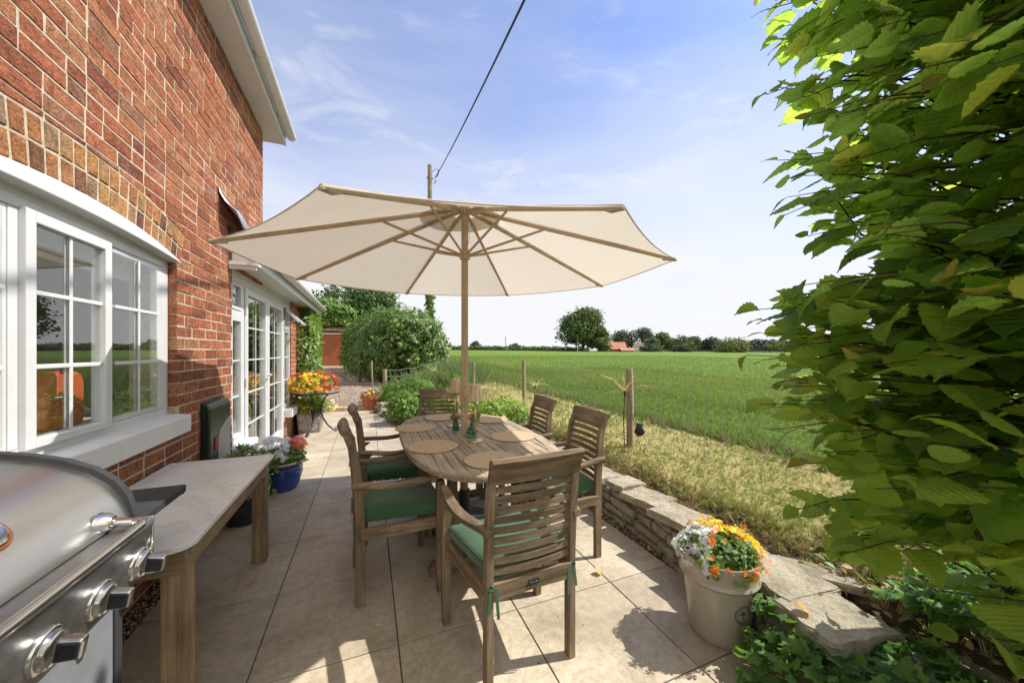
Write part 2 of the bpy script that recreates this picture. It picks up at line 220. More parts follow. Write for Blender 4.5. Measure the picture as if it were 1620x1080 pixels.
# ------------------------------------------------------------------ mesh helpers
OFF = {}
def put(o, label=None, cat=None, group=None, kind=None):
    if label: o['label'] = label
    if cat: o['category'] = cat
    if group: o['group'] = group
    if kind: o['kind'] = kind
    return o
def empty(name, loc, label, cat, group=None):
    o = bpy.data.objects.new(name, None); COL.objects.link(o); o.location = loc; o.empty_display_size = .1; OFF[o.name] = Vector(loc)
    return put(o, label, cat, group)
def off(o):
    while o.parent: o = o.parent
    return OFF.get(o.name, Vector((0, 0, 0)))
def link(name, me, parent=None, origin=None):
    o = bpy.data.objects.new(name, me); COL.objects.link(o)
    if parent is not None:
        v = off(parent); me.transform(Matrix.Translation(-v)); o.parent = parent
    elif origin is not None:
        me.transform(Matrix.Translation(-Vector(origin))); o.location = origin; OFF[o.name] = Vector(origin)
    return o
class MB:
    def __init__(s): s.v = []; s.f = []; s.m = []; s.r = []
    def add(s, vs, fs, m=0, r=None):
        b = len(s.v); r = random.random() if r is None else r
        s.v += [tuple(v) for v in vs]; s.r += [r] * len(vs); s.f += [[b + i for i in f] for f in fs]; s.m += [m] * len(fs)
    def box(s, x0, x1, y0, y1, z0, z1, m=0, r=None):
        s.add([(x, y, z) for z in (z0, z1) for y in (y0, y1) for x in (x0, x1)], [(0, 2, 3, 1), (4, 5, 7, 6), (0, 1, 5, 4), (2, 6, 7, 3), (0, 4, 6, 2), (1, 3, 7, 5)], m, r)
    def bar(s, p, q, w, h, m=0, up=(0, 0, 1), r=None, w2=None, h2=None):
        p, q = Vector(p), Vector(q); d = (q - p).normalized(); u = Vector(up)
        if abs(d.dot(u)) > .98: u = Vector((0, 1, 0))
        a = d.cross(u).normalized(); b = a.cross(d).normalized(); w2 = w2 or w; h2 = h2 or h
        vs = [p + a * sx * w / 2 + b * sy * h / 2 for sx, sy in ((-1, -1), (1, -1), (1, 1), (-1, 1))] + [q + a * sx * w2 / 2 + b * sy * h2 / 2 for sx, sy in ((-1, -1), (1, -1), (1, 1), (-1, 1))]
        s.add(vs, [(0, 1, 2, 3), (7, 6, 5, 4), (0, 4, 5, 1), (1, 5, 6, 2), (2, 6, 7, 3), (3, 7, 4, 0)], m, r)
    def tube(s, pts, rad, n=8, m=0, caps=True, r=None, flat=1):
        pts = [Vector(p) for p in pts]; rad = rad if isinstance(rad, (list, tuple)) else [rad] * len(pts); vs = []; pu = None
        for i, p in enumerate(pts):
            d = (pts[min(i + 1, len(pts) - 1)] - pts[max(i - 1, 0)]).normalized()
            u = Vector((0, 0, 1)) if abs(d.z) < .95 else Vector((0, 1, 0))
            if pu is not None: u = pu
            a = d.cross(u)
            a = a.normalized() if a.length > 1e-4 else Vector((1, 0, 0)); b = a.cross(d).normalized(); pu = b
            for k in range(n):
                t = 2 * PI * k / n; vs.append(p + a * math.cos(t) * rad[i] + b * math.sin(t) * rad[i] * flat)
        fs = [[i * n + k, i * n + (k + 1) % n, (i + 1) * n + (k + 1) % n, (i + 1) * n + k] for i in range(len(pts) - 1) for k in range(n)]
        if caps: fs += [list(range(n))[::-1], [(len(pts) - 1) * n + k for k in range(n)]]
        s.add(vs, fs, m, r)
    def lathe(s, prof, c=(0, 0, 0), n=32, m=0, r=None, sx=1, sy=1, fn=None):
        vs = []
        for i, (rr, z) in enumerate(prof):
            for k in range(n):
                t = 2 * PI * k / n; q = fn(t, i) if fn else 1
                vs.append((c[0] + rr * q * math.cos(t) * sx, c[1] + rr * q * math.sin(t) * sy, c[2] + z))
        s.add(vs, [[i * n + k, i * n + (k + 1) % n, (i + 1) * n + (k + 1) % n, (i + 1) * n + k] for i in range(len(prof) - 1) for k in range(n)], m, r)
    def prism(s, poly, axis, a, b, m=0, r=None):
        def P(u, v, w): return {0: (w, u, v), 1: (u, w, v), 2: (u, v, w)}[axis]
        n = len(poly); s.add([P(u, v, a) for u, v in poly] + [P(u, v, b) for u, v in poly], [list(range(n))[::-1], [n + i for i in range(n)]] + [[i, (i + 1) % n, n + (i + 1) % n, n + i] for i in range(n)], m, r)
    def sweepx(s, prof, xs, fy, m=0, r=None, fz=None):
        n = len(prof); vs = [(x, y + fy(x), z + (fz(x) if fz else 0)) for x in xs for y, z in prof]
        fs = [[i * n + k, i * n + (k + 1) % n, (i + 1) * n + (k + 1) % n, (i + 1) * n + k] for i in range(len(xs) - 1) for k in range(n)]
        s.add(vs, fs + [list(range(n))[::-1], [(len(xs) - 1) * n + k for k in range(n)]], m, r)
    def build(s, name, mats, parent=None, smooth=False, bevel=0, origin=None, sub=0, auto=None):
        me = bpy.data.meshes.new(name); me.from_pydata(s.v, [], s.f)
        for m in (mats if isinstance(mats, list) else [mats]): me.materials.append(m)
        me.polygons.foreach_set('material_index', s.m)
        at = me.attributes.new('rnd', 'FLOAT', 'POINT'); at.data.foreach_set('value', s.r)
        me.validate()
        import bmesh
        bm = bmesh.new(); bm.from_mesh(me); bmesh.ops.recalc_face_normals(bm, faces=bm.faces); bm.to_mesh(me); bm.free()
        if smooth: me.polygons.foreach_set('use_smooth', [True] * len(me.polygons))
        me.update(); o = link(name, me, parent, origin)
        if sub: md = o.modifiers.new('s', 'SUBSURF'); md.levels = md.render_levels = sub
        if bevel: md = o.modifiers.new('b', 'BEVEL'); md.width = bevel; md.segments = 2; md.limit_method = 'ANGLE'; md.angle_limit = R(35)
        if auto:
            if not smooth: me.polygons.foreach_set('use_smooth', [True] * len(me.polygons))
            bm = bmesh.new(); bm.from_mesh(me)
            for e in bm.edges:
                if len(e.link_faces) == 2 and e.calc_face_angle(0) > R(auto): e.smooth = False
            bm.to_mesh(me); bm.free()
        return o
def frames(N_, U=None):
    """rotation matrices from normals N_ (n,3) and approximate tip directions U"""
    z = N_ / (np.linalg.norm(N_, axis=1, keepdims=True) + 1e-9)
    if U is None: U = RNG.normal(size=z.shape)
    y = U - (U * z).sum(1, keepdims=True) * z; y /= (np.linalg.norm(y, axis=1, keepdims=True) + 1e-9); x = np.cross(y, z)
    return np.stack([x, y, z], axis=2)
def scatter(name, T, pos, rot, scl, mats, parent=None, origin=None, mi=None, rnd=None, smooth=False):
    tv, tf, tuv = T; tv = np.asarray(tv, float); n = len(pos); k = len(tv); scl = np.broadcast_to(np.asarray(scl, float).reshape(n, -1) if np.ndim(scl) else np.full((n, 1), scl), (n, 3) if np.ndim(scl) > 1 else (n, 1))
    V = np.einsum('nij,nkj->nki', rot, tv[None] * scl[:, None, :]) + np.asarray(pos)[:, None, :]
    sizes = [len(f) for f in tf]; flat = np.concatenate([np.array(f) for f in tf]); Lp = len(flat)
    me = bpy.data.meshes.new(name); me.vertices.add(n * k); me.vertices.foreach_set('co', V.astype(np.float32).ravel())
    me.loops.add(n * Lp); me.loops.foreach_set('vertex_index', (flat[None] + (np.arange(n) * k)[:, None]).astype(np.int32).ravel())
    st = np.concatenate([[0], np.cumsum(sizes)[:-1]]); me.polygons.add(n * len(tf)); me.polygons.foreach_set('loop_start', (st[None] + (np.arange(n) * Lp)[:, None]).astype(np.int32).ravel())
    for m in (mats if isinstance(mats, list) else [mats]): me.materials.append(m)
    if mi is not None: me.polygons.foreach_set('material_index', np.repeat(np.asarray(mi, np.int32), len(tf)))
    if smooth: me.polygons.foreach_set('use_smooth', np.ones(n * len(tf), bool))
    r = RNG.random(n) if rnd is None else rnd
    at = me.attributes.new('rnd', 'FLOAT', 'POINT'); at.data.foreach_set('value', np.repeat(np.clip(r, 0, 1), k).astype(np.float32))
    if tuv is not None:
        uv = me.uv_layers.new(name='UVMap'); uv.data.foreach_set('uv', np.tile(np.asarray(tuv)[flat], (n, 1)).astype(np.float32).ravel())
    me.update(calc_edges=True); return link(name, me, parent, origin)
# templates (y = tip direction, z = normal, unit length)
T_LEAF = ([(0, 0, 0), (.26, .3, .07), (.30, .6, .06), (0, 1, -.06), (-.30, .6, .06), (-.26, .3, .07), (0, .5, -.02)], [(0, 1, 6), (1, 2, 6), (2, 3, 6), (3, 4, 6), (4, 5, 6), (5, 0, 6)], None)
T_QUAD = ([(-.32, 0, .04), (.32, .05, .0), (.30, .8, .05), (-.28, .9, 0)], [(0, 1, 2, 3)], None)
T_QUADL = ([(0, 0, 0), (.36, .45, .08), (0, 1, 0), (-.36, .5, .05)], [(0, 1, 2, 3)], None)
T_BLADE = ([(-.03, 0, 0), (.03, 0, 0), (.022, .55, .06), (-.022, .55, .06), (0, 1, .28)], [(0, 1, 2, 3), (3, 2, 4)], None)
def tuft(nb=7, spread=.35, w=.035, seed=1):
    rr = random.Random(seed); v = []; f = []
    for i in range(nb):
        a = rr.uniform(0, 2 * PI); l = rr.uniform(.55, 1); s_ = rr.uniform(.05, spread); bx, by = rr.uniform(-.12, .12), rr.uniform(-.12, .12)
        dx, dy = math.cos(a), math.sin(a); px, py = -dy * w / 2, dx * w / 2; b = len(v)
        v += [(bx - px, by - py, 0), (bx + px, by + py, 0), (bx + dx * s_ * .35 + px * .8, by + dy * s_ * .35 + py * .8, l * .6), (bx + dx * s_ * .35 - px * .8, by + dy * s_ * .35 - py * .8, l * .6), (bx + dx * s_, by + dy * s_, l * rr.uniform(.85, 1))]
        f += [(b, b + 1, b + 2, b + 3), (b + 3, b + 2, b + 4)]
    return (v, f, None)
def t_flower(np_=5, cup=.15):
    v = [(0, 0, 0)]; f = []
    for i in range(np_):
        a = 2 * PI * i / np_; b = len(v)
        for da, rr, z in ((-.42, .45, cup * .5), (-.38, .85, cup), (0, 1, cup * .8), (.38, .85, cup), (.42, .45, cup * .5)):
            v.append((math.cos(a + da) * rr, math.sin(a + da) * rr, z + .04 * (i % 2)))
        f.append((0, b, b + 1, b + 2, b + 3, b + 4))
    return (v, f, None)
T_FL = t_flower()
def t_ivy():
    pts = []
    for a, rr in ((-90, .25), (-62, .58), (-35, .50), (-8, .80), (22, .52), (55, .78), (75, .55), (90, 1.0), (105, .55), (125, .78), (158, .52), (188, .80), (215, .50), (242, .58)):
        pts.append((rr * .62 * math.cos(R(a)), rr * .62 * math.sin(R(a)) + .3, .05 * math.cos(R(a * 4))))
    return ([(0, .3, 0)] + pts, [(0, 1 + i, 1 + (i + 1) % len(pts)) for i in range(len(pts))], None)
T_IVY = t_ivy()
def t_hazel(n=15, seed=0, curl=.25, fold=.28):
    rr = random.Random(seed); v = []; uv = []; cols = [-1, -.72, -.36, 0, .36, .72, 1]
    for i in range(n + 1):
        t = i / n; w = .46 * (math.sin(PI * min(1, t ** .78)) ** .62) * (1 - .25 * max(0, t - .55)); w = max(w, .004)
        if t > .86: w *= (1 - t) / .14 * .75 + .1
        for cx in cols:
            j = (1 + (.085 if i % 2 else -.05) * (abs(cx) == 1) * (0 < i < n)); x = cx * w * j
            y = t - .11 * (abs(cx) ** 2) * (1 - t) * -1 * (t < .2) - .05 * abs(cx)
            z = abs(x) * fold - curl * (t - .25) ** 2 + .014 * math.cos((t - abs(cx) * .3) * 40) * (abs(cx) > .2) + rr.uniform(-.008, .008) - .16 * (abs(cx) ** 3) * w
            v.append((x, y, z)); uv.append((.5 + x * .5, t))
    k = len(cols); f = [(i * k + j, i * k + j + 1, (i + 1) * k + j + 1, (i + 1) * k + j) for i in range(n) for j in range(k - 1)]
    return (v, f, uv)
def unit(n): d = RNG.normal(size=(n, 3)); return d / np.linalg.norm(d, axis=1, keepdims=True)
def lumpy(D, seed, amp=.2, fr=2.2):
    return np.array([1 + amp * noise.noise(Vector((d[0] * fr + seed * 7.1, d[1] * fr, d[2] * fr))) * 2 for d in D])
def blob(n, c, rad, seed=0, p=2, amp=.2, fr=2.2, zmin=-1e9, inner=.7):
    """points + outward normals on an irregular super-ellipsoid"""
    D = unit(int(n * 1.5)); s = (np.abs(D) ** p).sum(1) ** (-1 / p); k = lumpy(D, seed, amp, fr)
    P_ = D * s[:, None] * k[:, None] * (inner + (1 - inner) * RNG.random(len(D)) ** .4)[:, None] * np.array(rad) + np.array(c)
    ok = P_[:, 2] > zmin; return P_[ok][:n], D[ok][:n]
def leaves(name, pts, nrm, size, mat_, parent, T=T_LEAF, jit=.8, up=.3, sv=.35, origin=None, droop=-.4, mi=None, rnd=None):
    n = len(pts); N_ = nrm + RNG.normal(size=(n, 3)) * jit * .6; N_[:, 2] += up; U = RNG.normal(size=(n, 3)); U[:, 2] += droop; U += nrm * .5
    sc = size * (1 - sv + 2 * sv * RNG.random(n)); return scatter(name, T, pts, frames(N_, U), sc[:, None], mat_, parent, origin, mi, rnd)
def shrub(name, label, cat, c, rad, n, size, mat_, seed=0, T=T_LEAF, p=2, stem=True, group=None, amp=.25, z0=None):
    base = (c[0], c[1], (c[2] - rad[2]) if z0 is None else z0); r = empty(name, base, label, cat, group)
    P_, D = blob(n, c, rad, seed, p, amp, zmin=base[2] + .01); leaves('foliage', P_, D, size, mat_, r, T)
    if stem:
        m = MB()
        for i in range(6):
            a = random.uniform(0, 6.28); m.tube([base, (c[0] + math.cos(a) * rad[0] * .35, c[1] + math.sin(a) * rad[1] * .35, c[2]), (c[0] + math.cos(a) * rad[0] * .6, c[1] + math.sin(a) * rad[1] * .6, c[2] + rad[2] * .5)], [.012 + rad[0] * .01, .008 + rad[0] * .005, .003], 5)
        m.build('stem', BARK, r)
    return r
def tree(name, label, x, y, z, h, w, mat_, n=3000, leaf=.8, seed=0, lobes=9, group=None, cat='tree', trunk=.25, flat=.75, cbase=.3, T=T_QUAD):
    r = empty(name, (x, y, z), label, cat, group); rr = random.Random(seed); m = MB(); top = z + h * .8
    m.tube([(x, y, z - .2), (x + w * .01, y, z + h * .3), (x - w * .01, y, z + h * .55), (x, y, top)], [h * trunk * .10, h * trunk * .08, h * trunk * .05, h * .008], 8)
    PP = []; DD = []
    for i in range(lobes):
        a = 2 * PI * i / lobes * 2.4 + rr.uniform(-.4, .4); t = (i + .5) / lobes; cz = z + h * (cbase + .12 + (.86 - cbase - .14) * t); ring = w * .5 * math.sin(PI * min(1, .28 + .62 * t)) ** .8 * .62 * rr.uniform(.75, 1.1)
        if i == lobes - 1: ring = w * .05
        c = (x + math.cos(a) * ring, y + math.sin(a) * ring, cz); rad = w * rr.uniform(.20, .28)
        P_, D = blob(n // lobes, c, (rad, rad, rad * flat), seed + i, 2, .28, 2.6, inner=.55); PP.append(P_); DD.append(D)
        m.tube([(x, y, z + h * (.25 + .3 * t)), ((x + c[0]) / 2, (y + c[1]) / 2, (z + h * (.3 + .3 * t) + cz) / 2), c], [h * trunk * .04, h * trunk * .025, h * .004], 6)
    m.build('trunk', BARK, r); leaves('crown', np.concatenate(PP), np.concatenate(DD), leaf, mat_, r, T, jit=.9)
    return r
def bake(o): return o

# ------------------------------------------------------------------ terrain
def smooth(a, b, x): t = min(1, max(0, (x - a) / (b - a))); return t * t * (3 - 2 * t)
def slope(x, y): return .325 - .0044 * min(max(x, 0), 220) + .01213 * min(max(y, -40), 230)
def hgt(x, y):
    lo = -.03 + (max(0, min(y, 60) - 9.3) * .0245 + .07 * smooth(9.2, 9.5, y)); hi = slope(x, y)
    if y < 4.2: k = smooth(1.97, 2.10, x + .02 * math.sin(y * 5)) * .82 + .18 * smooth(2.12, 2.30, x + .03 * math.sin(y * 9))
    else: k = smooth(1.97 - 1.1 * smooth(4.2, 8, y), 2.14 + 1.2 * smooth(4.2, 8, y), x)
    z = lo * (1 - k) + hi * k
    if k > .9 and y < 14 and x < 3.9: z += .02 * noise.noise(Vector((x * 2.5, y * 2.5, 0)))
    return z
def axis_pts(segs):
    o = []
    for a, b, s_ in segs: o += list(np.arange(a, b - 1e-6, s_))
    return o + [segs[-1][1]]
GX = axis_pts([(-600, -60, 60), (-60, -6, 9), (-6, -2, 1), (-2, 1.8, .4), (1.8, 2.3, .06), (2.3, 3.8, .15), (3.8, 6, .35), (6, 20, 1.4), (20, 80, 6), (80, 300, 20), (300, 1200, 100)])
GY = axis_pts([(-300, -30, 45), (-30, -2, 4), (-2, 4, .12), (4, 9, .25), (9, 14, .5), (14, 30, 1), (30, 100, 5), (100, 300, 20), (300, 1200, 100)])
GX[GX.index(min(GX, key=lambda q: abs(q - 3.8)))] = 3.8
def zone(x, y):
    if x > 3.8:
        d = x * .375 + y * .927
        return 'field' if d < 158 and y > -60 else 'ground'
    if x > 2.22 and y < 16: return 'lawn'
    if y > 9.3 and -4.6 < x < .55 and y < 27: return 'gravel_path'
    return 'ground'
cells = {'ground': [], 'lawn': [], 'field': [], 'gravel_path': []}
for i in range(len(GX) - 1):
    for j in range(len(GY) - 1): cells[zone((GX[i] + GX[i + 1]) / 2, (GY[j] + GY[j + 1]) / 2)].append((i, j))
for nm, cl in cells.items():
    idx = {}; vs = []; fs = []
    for i, j in cl:
        q = []
        for a, b in ((i, j), (i + 1, j), (i + 1, j + 1), (i, j + 1)):
            if (a, b) not in idx: idx[(a, b)] = len(vs); vs.append((GX[a], GY[b], hgt(GX[a], GY[b])))
            q.append(idx[(a, b)])
        fs.append(q)
    me = bpy.data.meshes.new(nm); me.from_pydata(vs, [], fs); me.polygons.foreach_set('use_smooth', [True] * len(fs)); o = link(nm, me); put(o, kind='structure')
    me.materials.append({'ground': SOIL, 'lawn': LAWN, 'field': FIELD, 'gravel_path': GRAV}[nm])
    if nm == 'ground':
        me.materials.append(FARG)
        for p in me.polygons:
            c = p.center
            if abs(c.x) > 20 or c.y > 30 or c.y < -20: p.material_index = 1
# patio of square slabs
m = MB(); xl = [-1.067 + .6017 * k for k in range(4)] + [1.338]; yl = [-3.19 + .6172 * k for k in range(20)]
xl = [-1.069, -.467, .133, .735, 1.338, 1.785]; g = .003
for i in range(5):
    for y in yl:
        x0, x1, y0, y1 = xl[i] + g, xl[i + 1] - g, y + g, y + .6172 - g
        if y0 > 8.9: continue
        if y1 > 5.0:
            lim = 1.78 - (y0 - 4.4) * .6 if y0 < 6.5 else .52 - (y0 - 6.4) * .19
            if x0 > lim: continue
            x1 = min(x1, max(lim, x0 + .05))
        b = .002; m.add([(x0, y0, -.025), (x1, y0, -.025), (x1, y1, -.025), (x0, y1, -.025), (x0, y0, -b), (x1, y0, -b), (x1, y1, -b), (x0, y1, -b), (x0 + b, y0 + b, 0), (x1 - b, y0 + b, 0), (x1 - b, y1 - b, 0), (x0 + b, y1 - b, 0)],
                        [(0, 1, 5, 4), (1, 2, 6, 5), (2, 3, 7, 6), (3, 0, 4, 7), (4, 5, 9, 8), (5, 6, 10, 9), (6, 7, 11, 10), (7, 4, 8, 11), (8, 9, 10, 11)])
o = m.build('patio', TILE); put(o, kind='structure')
m = MB(); m.add([(-1.069, -3.2, -.006), (1.785, -3.2, -.006), (1.785, 4.9, -.006), (.5, 6.8, -.006), (.1, 8.95, -.006), (-1.069, 8.95, -.006)], [(0, 1, 2, 3, 4, 5)]); put(m.build('patio_joints', GROUT), kind='structure')
m = MB()
for i in range(5): m.box(-1.15 + i * .31, -1.15 + i * .31 + .3, 9.05, 9.35 + .03 * (i % 2), -.05, .075 + .01 * (i % 2))
put(m.build('path_edging', BTRIM, bevel=.01), kind='structure')
# pebbles (beyond counting)
T_PEB = ([(1, 0, .1), (.4, .8, 0), (-.5, .75, .1), (-1, -.1, 0), (-.4, -.8, .1), (.5, -.7, 0), (.1, .05, .55), (0, 0, -.4)], [(0, 1, 6), (1, 2, 6), (2, 3, 6), (3, 4, 6), (4, 5, 6), (5, 0, 6), (1, 0, 7), (2, 1, 7), (3, 2, 7), (4, 3, 7), (5, 4, 7), (0, 5, 7)], None)
def pebbles(name, xy, z, size, flatn=True):
    n = len(xy); P_ = np.column_stack([xy, z]); N_ = RNG.normal(size=(n, 3)) * .5 + [0, 0, 1]
    return put(scatter(name, T_PEB, P_, frames(N_), (size * (.5 + RNG.random((n, 3)))), PEB, smooth=False), kind='stuff')
n = 5200; xy = np.column_stack([RNG.uniform(-1.165, -1.06, n), RNG.uniform(.6, 4.3, n)]); pebbles('gravel_strip', xy, RNG.uniform(-.03, .002, n), .009)
n = 3500; yy = RNG.uniform(.6, 5.0, n); xy = np.column_stack([RNG.uniform(1.78, 1.93, n), yy]); o = pebbles('loose_gravel', xy, RNG.uniform(-.03, -.005, n), .008); o['label'] = 'brown gravel and litter along the foot of the stone wall'
n = 7000; yy = RNG.uniform(5, 9.2, n); ll = np.where(yy < 6.8, 1.78 - (yy - 4.9) * .67, .5 - (yy - 6.8) * .19); xy = np.column_stack([ll + RNG.uniform(-.02, .75, n), yy]); pebbles('bed_gravel', xy, RNG.uniform(-.02, .012, n) + .0, .014)
n = 16000; yy = 9.4 + 15 * RNG.random(n) ** 1.6; xx = RNG.uniform(-2.2, .6, n); pebbles('path_gravel', np.column_stack([xx, yy]), np.array([hgt(a, b) + .004 for a, b in zip(xx, yy)]), .013)

# ------------------------------------------------------------------ house
WX = -1.17
def clip(poly, n, d):
    """keep the part of a polygon where n.p <= d"""
    o = []
    for i in range(len(poly)):
        a, b = poly[i], poly[(i + 1) % len(poly)]; da = a[0] * n[0] + a[1] * n[1] - d; db = b[0] * n[0] + b[1] * n[1] - d
        if da <= 0: o.append(a)
        if (da < 0 < db) or (db < 0 < da): t = da / (da - db); o.append((a[0] + (b[0] - a[0]) * t, a[1] + (b[1] - a[1]) * t))
    return o
def area(p): return abs(sum(p[i][0] * p[(i + 1) % len(p)][1] - p[(i + 1) % len(p)][0] * p[i][1] for i in range(len(p)))) / 2
def brick(mb, poly, x, depth, m=0, r=None, bev=.0035):
    if len(poly) < 3 or area(poly) < 2.5e-4: return
    cy = sum(p[0] for p in poly) / len(poly); cz = sum(p[1] for p in poly) / len(poly)
    dx = random.uniform(-.003, .0025); jit = lambda: random.uniform(-.0018, .0018)
    P0 = [(p[0] + jit(), p[1] + jit()) for p in poly]; P1 = []
    for p in P0:
        d = math.hypot(p[0] - cy, p[1] - cz); k = max(0, 1 - bev * 1.3 / max(d, .01)); P1.append((cy + (p[0] - cy) * k, cz + (p[1] - cz) * k))
    n = len(poly); tl = random.uniform(-.02, .02)
    vs = [(x - depth, a, b) for a, b in P0] + [(x - bev + dx, a, b) for a, b in P0] + [(x + dx + tl * (b - cz), a, b) for a, b in P1]
    fs = [[i, (i + 1) % n, n + (i + 1) % n, n + i] for i in range(n)] + [[n + i, n + (i + 1) % n, 2 * n + (i + 1) % n, 2 * n + i] for i in range(n)] + [[2 * n + i for i in range(n)]]
    mb.add(vs, fs, m, r)
AC, AR = 2.2, 3.49; AZ = 2.065 - AR; Y0W, Y1W = 1.38, 3.02
def arch(y, r=AR): return AZ + math.sqrt(r * r - (y - AC) ** 2)
H = empty('brick_house', (-3, 4, 0), 'red brick house with white framed windows and an arched lintel beside the patio', 'house')
wall = MB(); CH = .0765; z = -.06; row = 0
def course(y0, y1, z, row):
    """one course as (ya, yb) pairs"""
    rr = random.Random(row * 13 + 5); y = y0 - (.0 if row % 2 else .112) - rr.uniform(0, .02); o = []
    while y < y1:
        L_ = .215 if rr.random() > .16 else .1025
        a, b = max(y, y0), min(y + L_, y1)
        if b - a > .03: o.append((a, b))
        y += L_ + .0100
    return o
def qcourse(y0, y1, row):
    o = []; y = y0; first = True
    while y < y1:
        L_ = .1025 if (first and row % 2) else .215
        if not first and (row * 7 + len(o)) % 6 == 0: L_ = .1025
        first = False; b = min(y + L_, y1)
        if b - y > .03: o.append((y, b))
        y += L_ + .0100
    return o
while z < 4.08:
    yend = 4.045 if z < 2.15 else 5.09
    near = .955 <= z + .03 and z + CH / 2 < 2.02 and z >= .845
    segs = course(.3, Y0W, z, row) + [(Y1W + a_ - .3, min(Y1W + b_ - .3, yend)) for a_, b_ in qcourse(.3, .3 + yend - Y1W, row)] if near else course(.3, yend, z, row)
    for a, b in segs:
        if b - a < .02: continue
        zb = z + CH - .0100; poly = [(a, z), (b, z), (b, zb), (a, zb)]; c = ((a + b) / 2, (z + zb) / 2)
        if z < .845 or z > 2.36: brick(wall, poly, WX, .1); continue
        if c[1] < 2.02:
            if z < .955 and z > .8: lo, hi = Y0W - .12, Y1W + .03
            else: lo, hi = Y0W, Y1W
            for pp in (clip(poly, (1, 0), lo - .0), clip(poly, (-1, 0), -hi)):
                brick(wall, pp, WX, .1)
        else:
            if abs(c[0] - AC) < .93:
                n_ = Vector((c[0] - AC, c[1] - AZ)).normalized(); d = AC * n_.x + AZ * n_.y + AR + .222
                ye = .885
                for pp in (clip(clip(clip(poly, (-n_.x, -n_.y), -d), (1, 0), AC + ye), (-1, 0), -(AC - ye)), clip(poly, (-1, 0), -(AC + ye)), clip(poly, (1, 0), AC - ye)): brick(wall, pp, WX, .1)
            else: brick(wall, poly, WX, .1)
    z += CH; row += 1
# two rings of bricks on end over the window
for ring in range(2):
    r0 = AR + .006 + ring * .108; r1 = r0 + .098; n_ = 24; half = math.asin(.87 / AR)
    for k in range(n_):
        t0 = -half + 2 * half * k / n_ + .0021; t1 = -half + 2 * half * (k + 1) / n_ - .0021
        if ring and False: pass
        poly = [(AC + r0 * math.sin(t0), AZ + r0 * math.cos(t0)), (AC + r0 * math.sin(t1), AZ + r0 * math.cos(t1)), (AC + r1 * math.sin(t1), AZ + r1 * math.cos(t1)), (AC + r1 * math.sin(t0), AZ + r1 * math.cos(t0))]
        brick(wall, poly, WX + .001, .1, 2, bev=.004)
# pier and plinths of the garden room
z = -.06; row = 200
while z < 2.2:
    zb = z + CH - .0100
    for a, b in course(6.81, 9.05, z, row): brick(wall, [(a, z), (b, z), (b, zb), (a, zb)], WX, .1)
    if z < .33:
        for a, b in course(6.42, 6.81, z, row): brick(wall, [(a, z), (b, z), (b, zb), (a, zb)], WX - .005, .08)
    if z < .37:
        for a, b in course(4.045, 4.5, z, row): brick(wall, [(a, z), (b, z), (b, zb), (a, zb)], WX - .005, .08)
    z += CH; row += 1
mx = WX - .0035
def slab(y0, y1, z0, z1, x=mx, d=.24): wall.box(x - d, x, y0, y1, z0, z1, 1)
slab(.3, 4.043, -.1, .85); slab(.3, Y0W - .003, .85, 4.07); slab(Y1W + .004, 4.043, .85, 4.07); slab(4.043, 5.088, 2.62, 4.07)
wall.prism([(Y0W - .003, 4.07), (Y0W - .003, arch(Y0W) + .002)] + [(y, arch(y) + .002) for y in np.linspace(Y0W, Y1W, 16)] + [(Y1W + .003, arch(Y1W)), (Y1W + .003, 4.07)], 0, mx - .24, mx, 1)
slab(6.812, 9.05, -.1, 2.2); slab(6.42, 6.81, -.1, .33, mx - .005, .07); slab(4.045, 4.5, -.1, .37, mx - .005, .07)
wall.build('wall', [BR, MO, BA], H)
m = MB(); m.box(-7.5, -1.36, .3, 5.08, 2.9, 4.05); m.box(-7.5, -1.8, 4.0, 9.0, 2.25, 2.4); m.box(-1.4, -1.27, 4.1, 4.2, 2.02, 2.6); m.box(-7.5, -1.42, 5.0, 5.085, 2.1, 4.05); m.box(-7.5, -1.42, 8.95, 9.04, 0, 2.2); m.build('rear_wall', BR, H)
# rooms behind the glass; unseen wall gaps added to let daylight in
m = MB(); m.box(-4.4, -4.35, .3, 9, 0, .8); m.box(-4.4, -4.35, .3, 9, 2.2, 2.9); m.box(-4.4, -4.35, 3.3, 4.4, .8, 2.2); m.box(-4.4, -1.42, .3, .35, 0, .8); m.box(-4.4, -1.42, .3, .35, 2.25, 2.9); m.box(-4.4, -1.42, 3.6, 3.65, 0, 2.9); m.box(-4.4, -1.42, .3, 9, 2.3, 2.35); m.box(-4.4, -1.42, .3, 9, -.05, .02); m.box(-4.4, -1.42, 7.2, 7.25, 0, 2.3); m.build('room', ROOM, H)
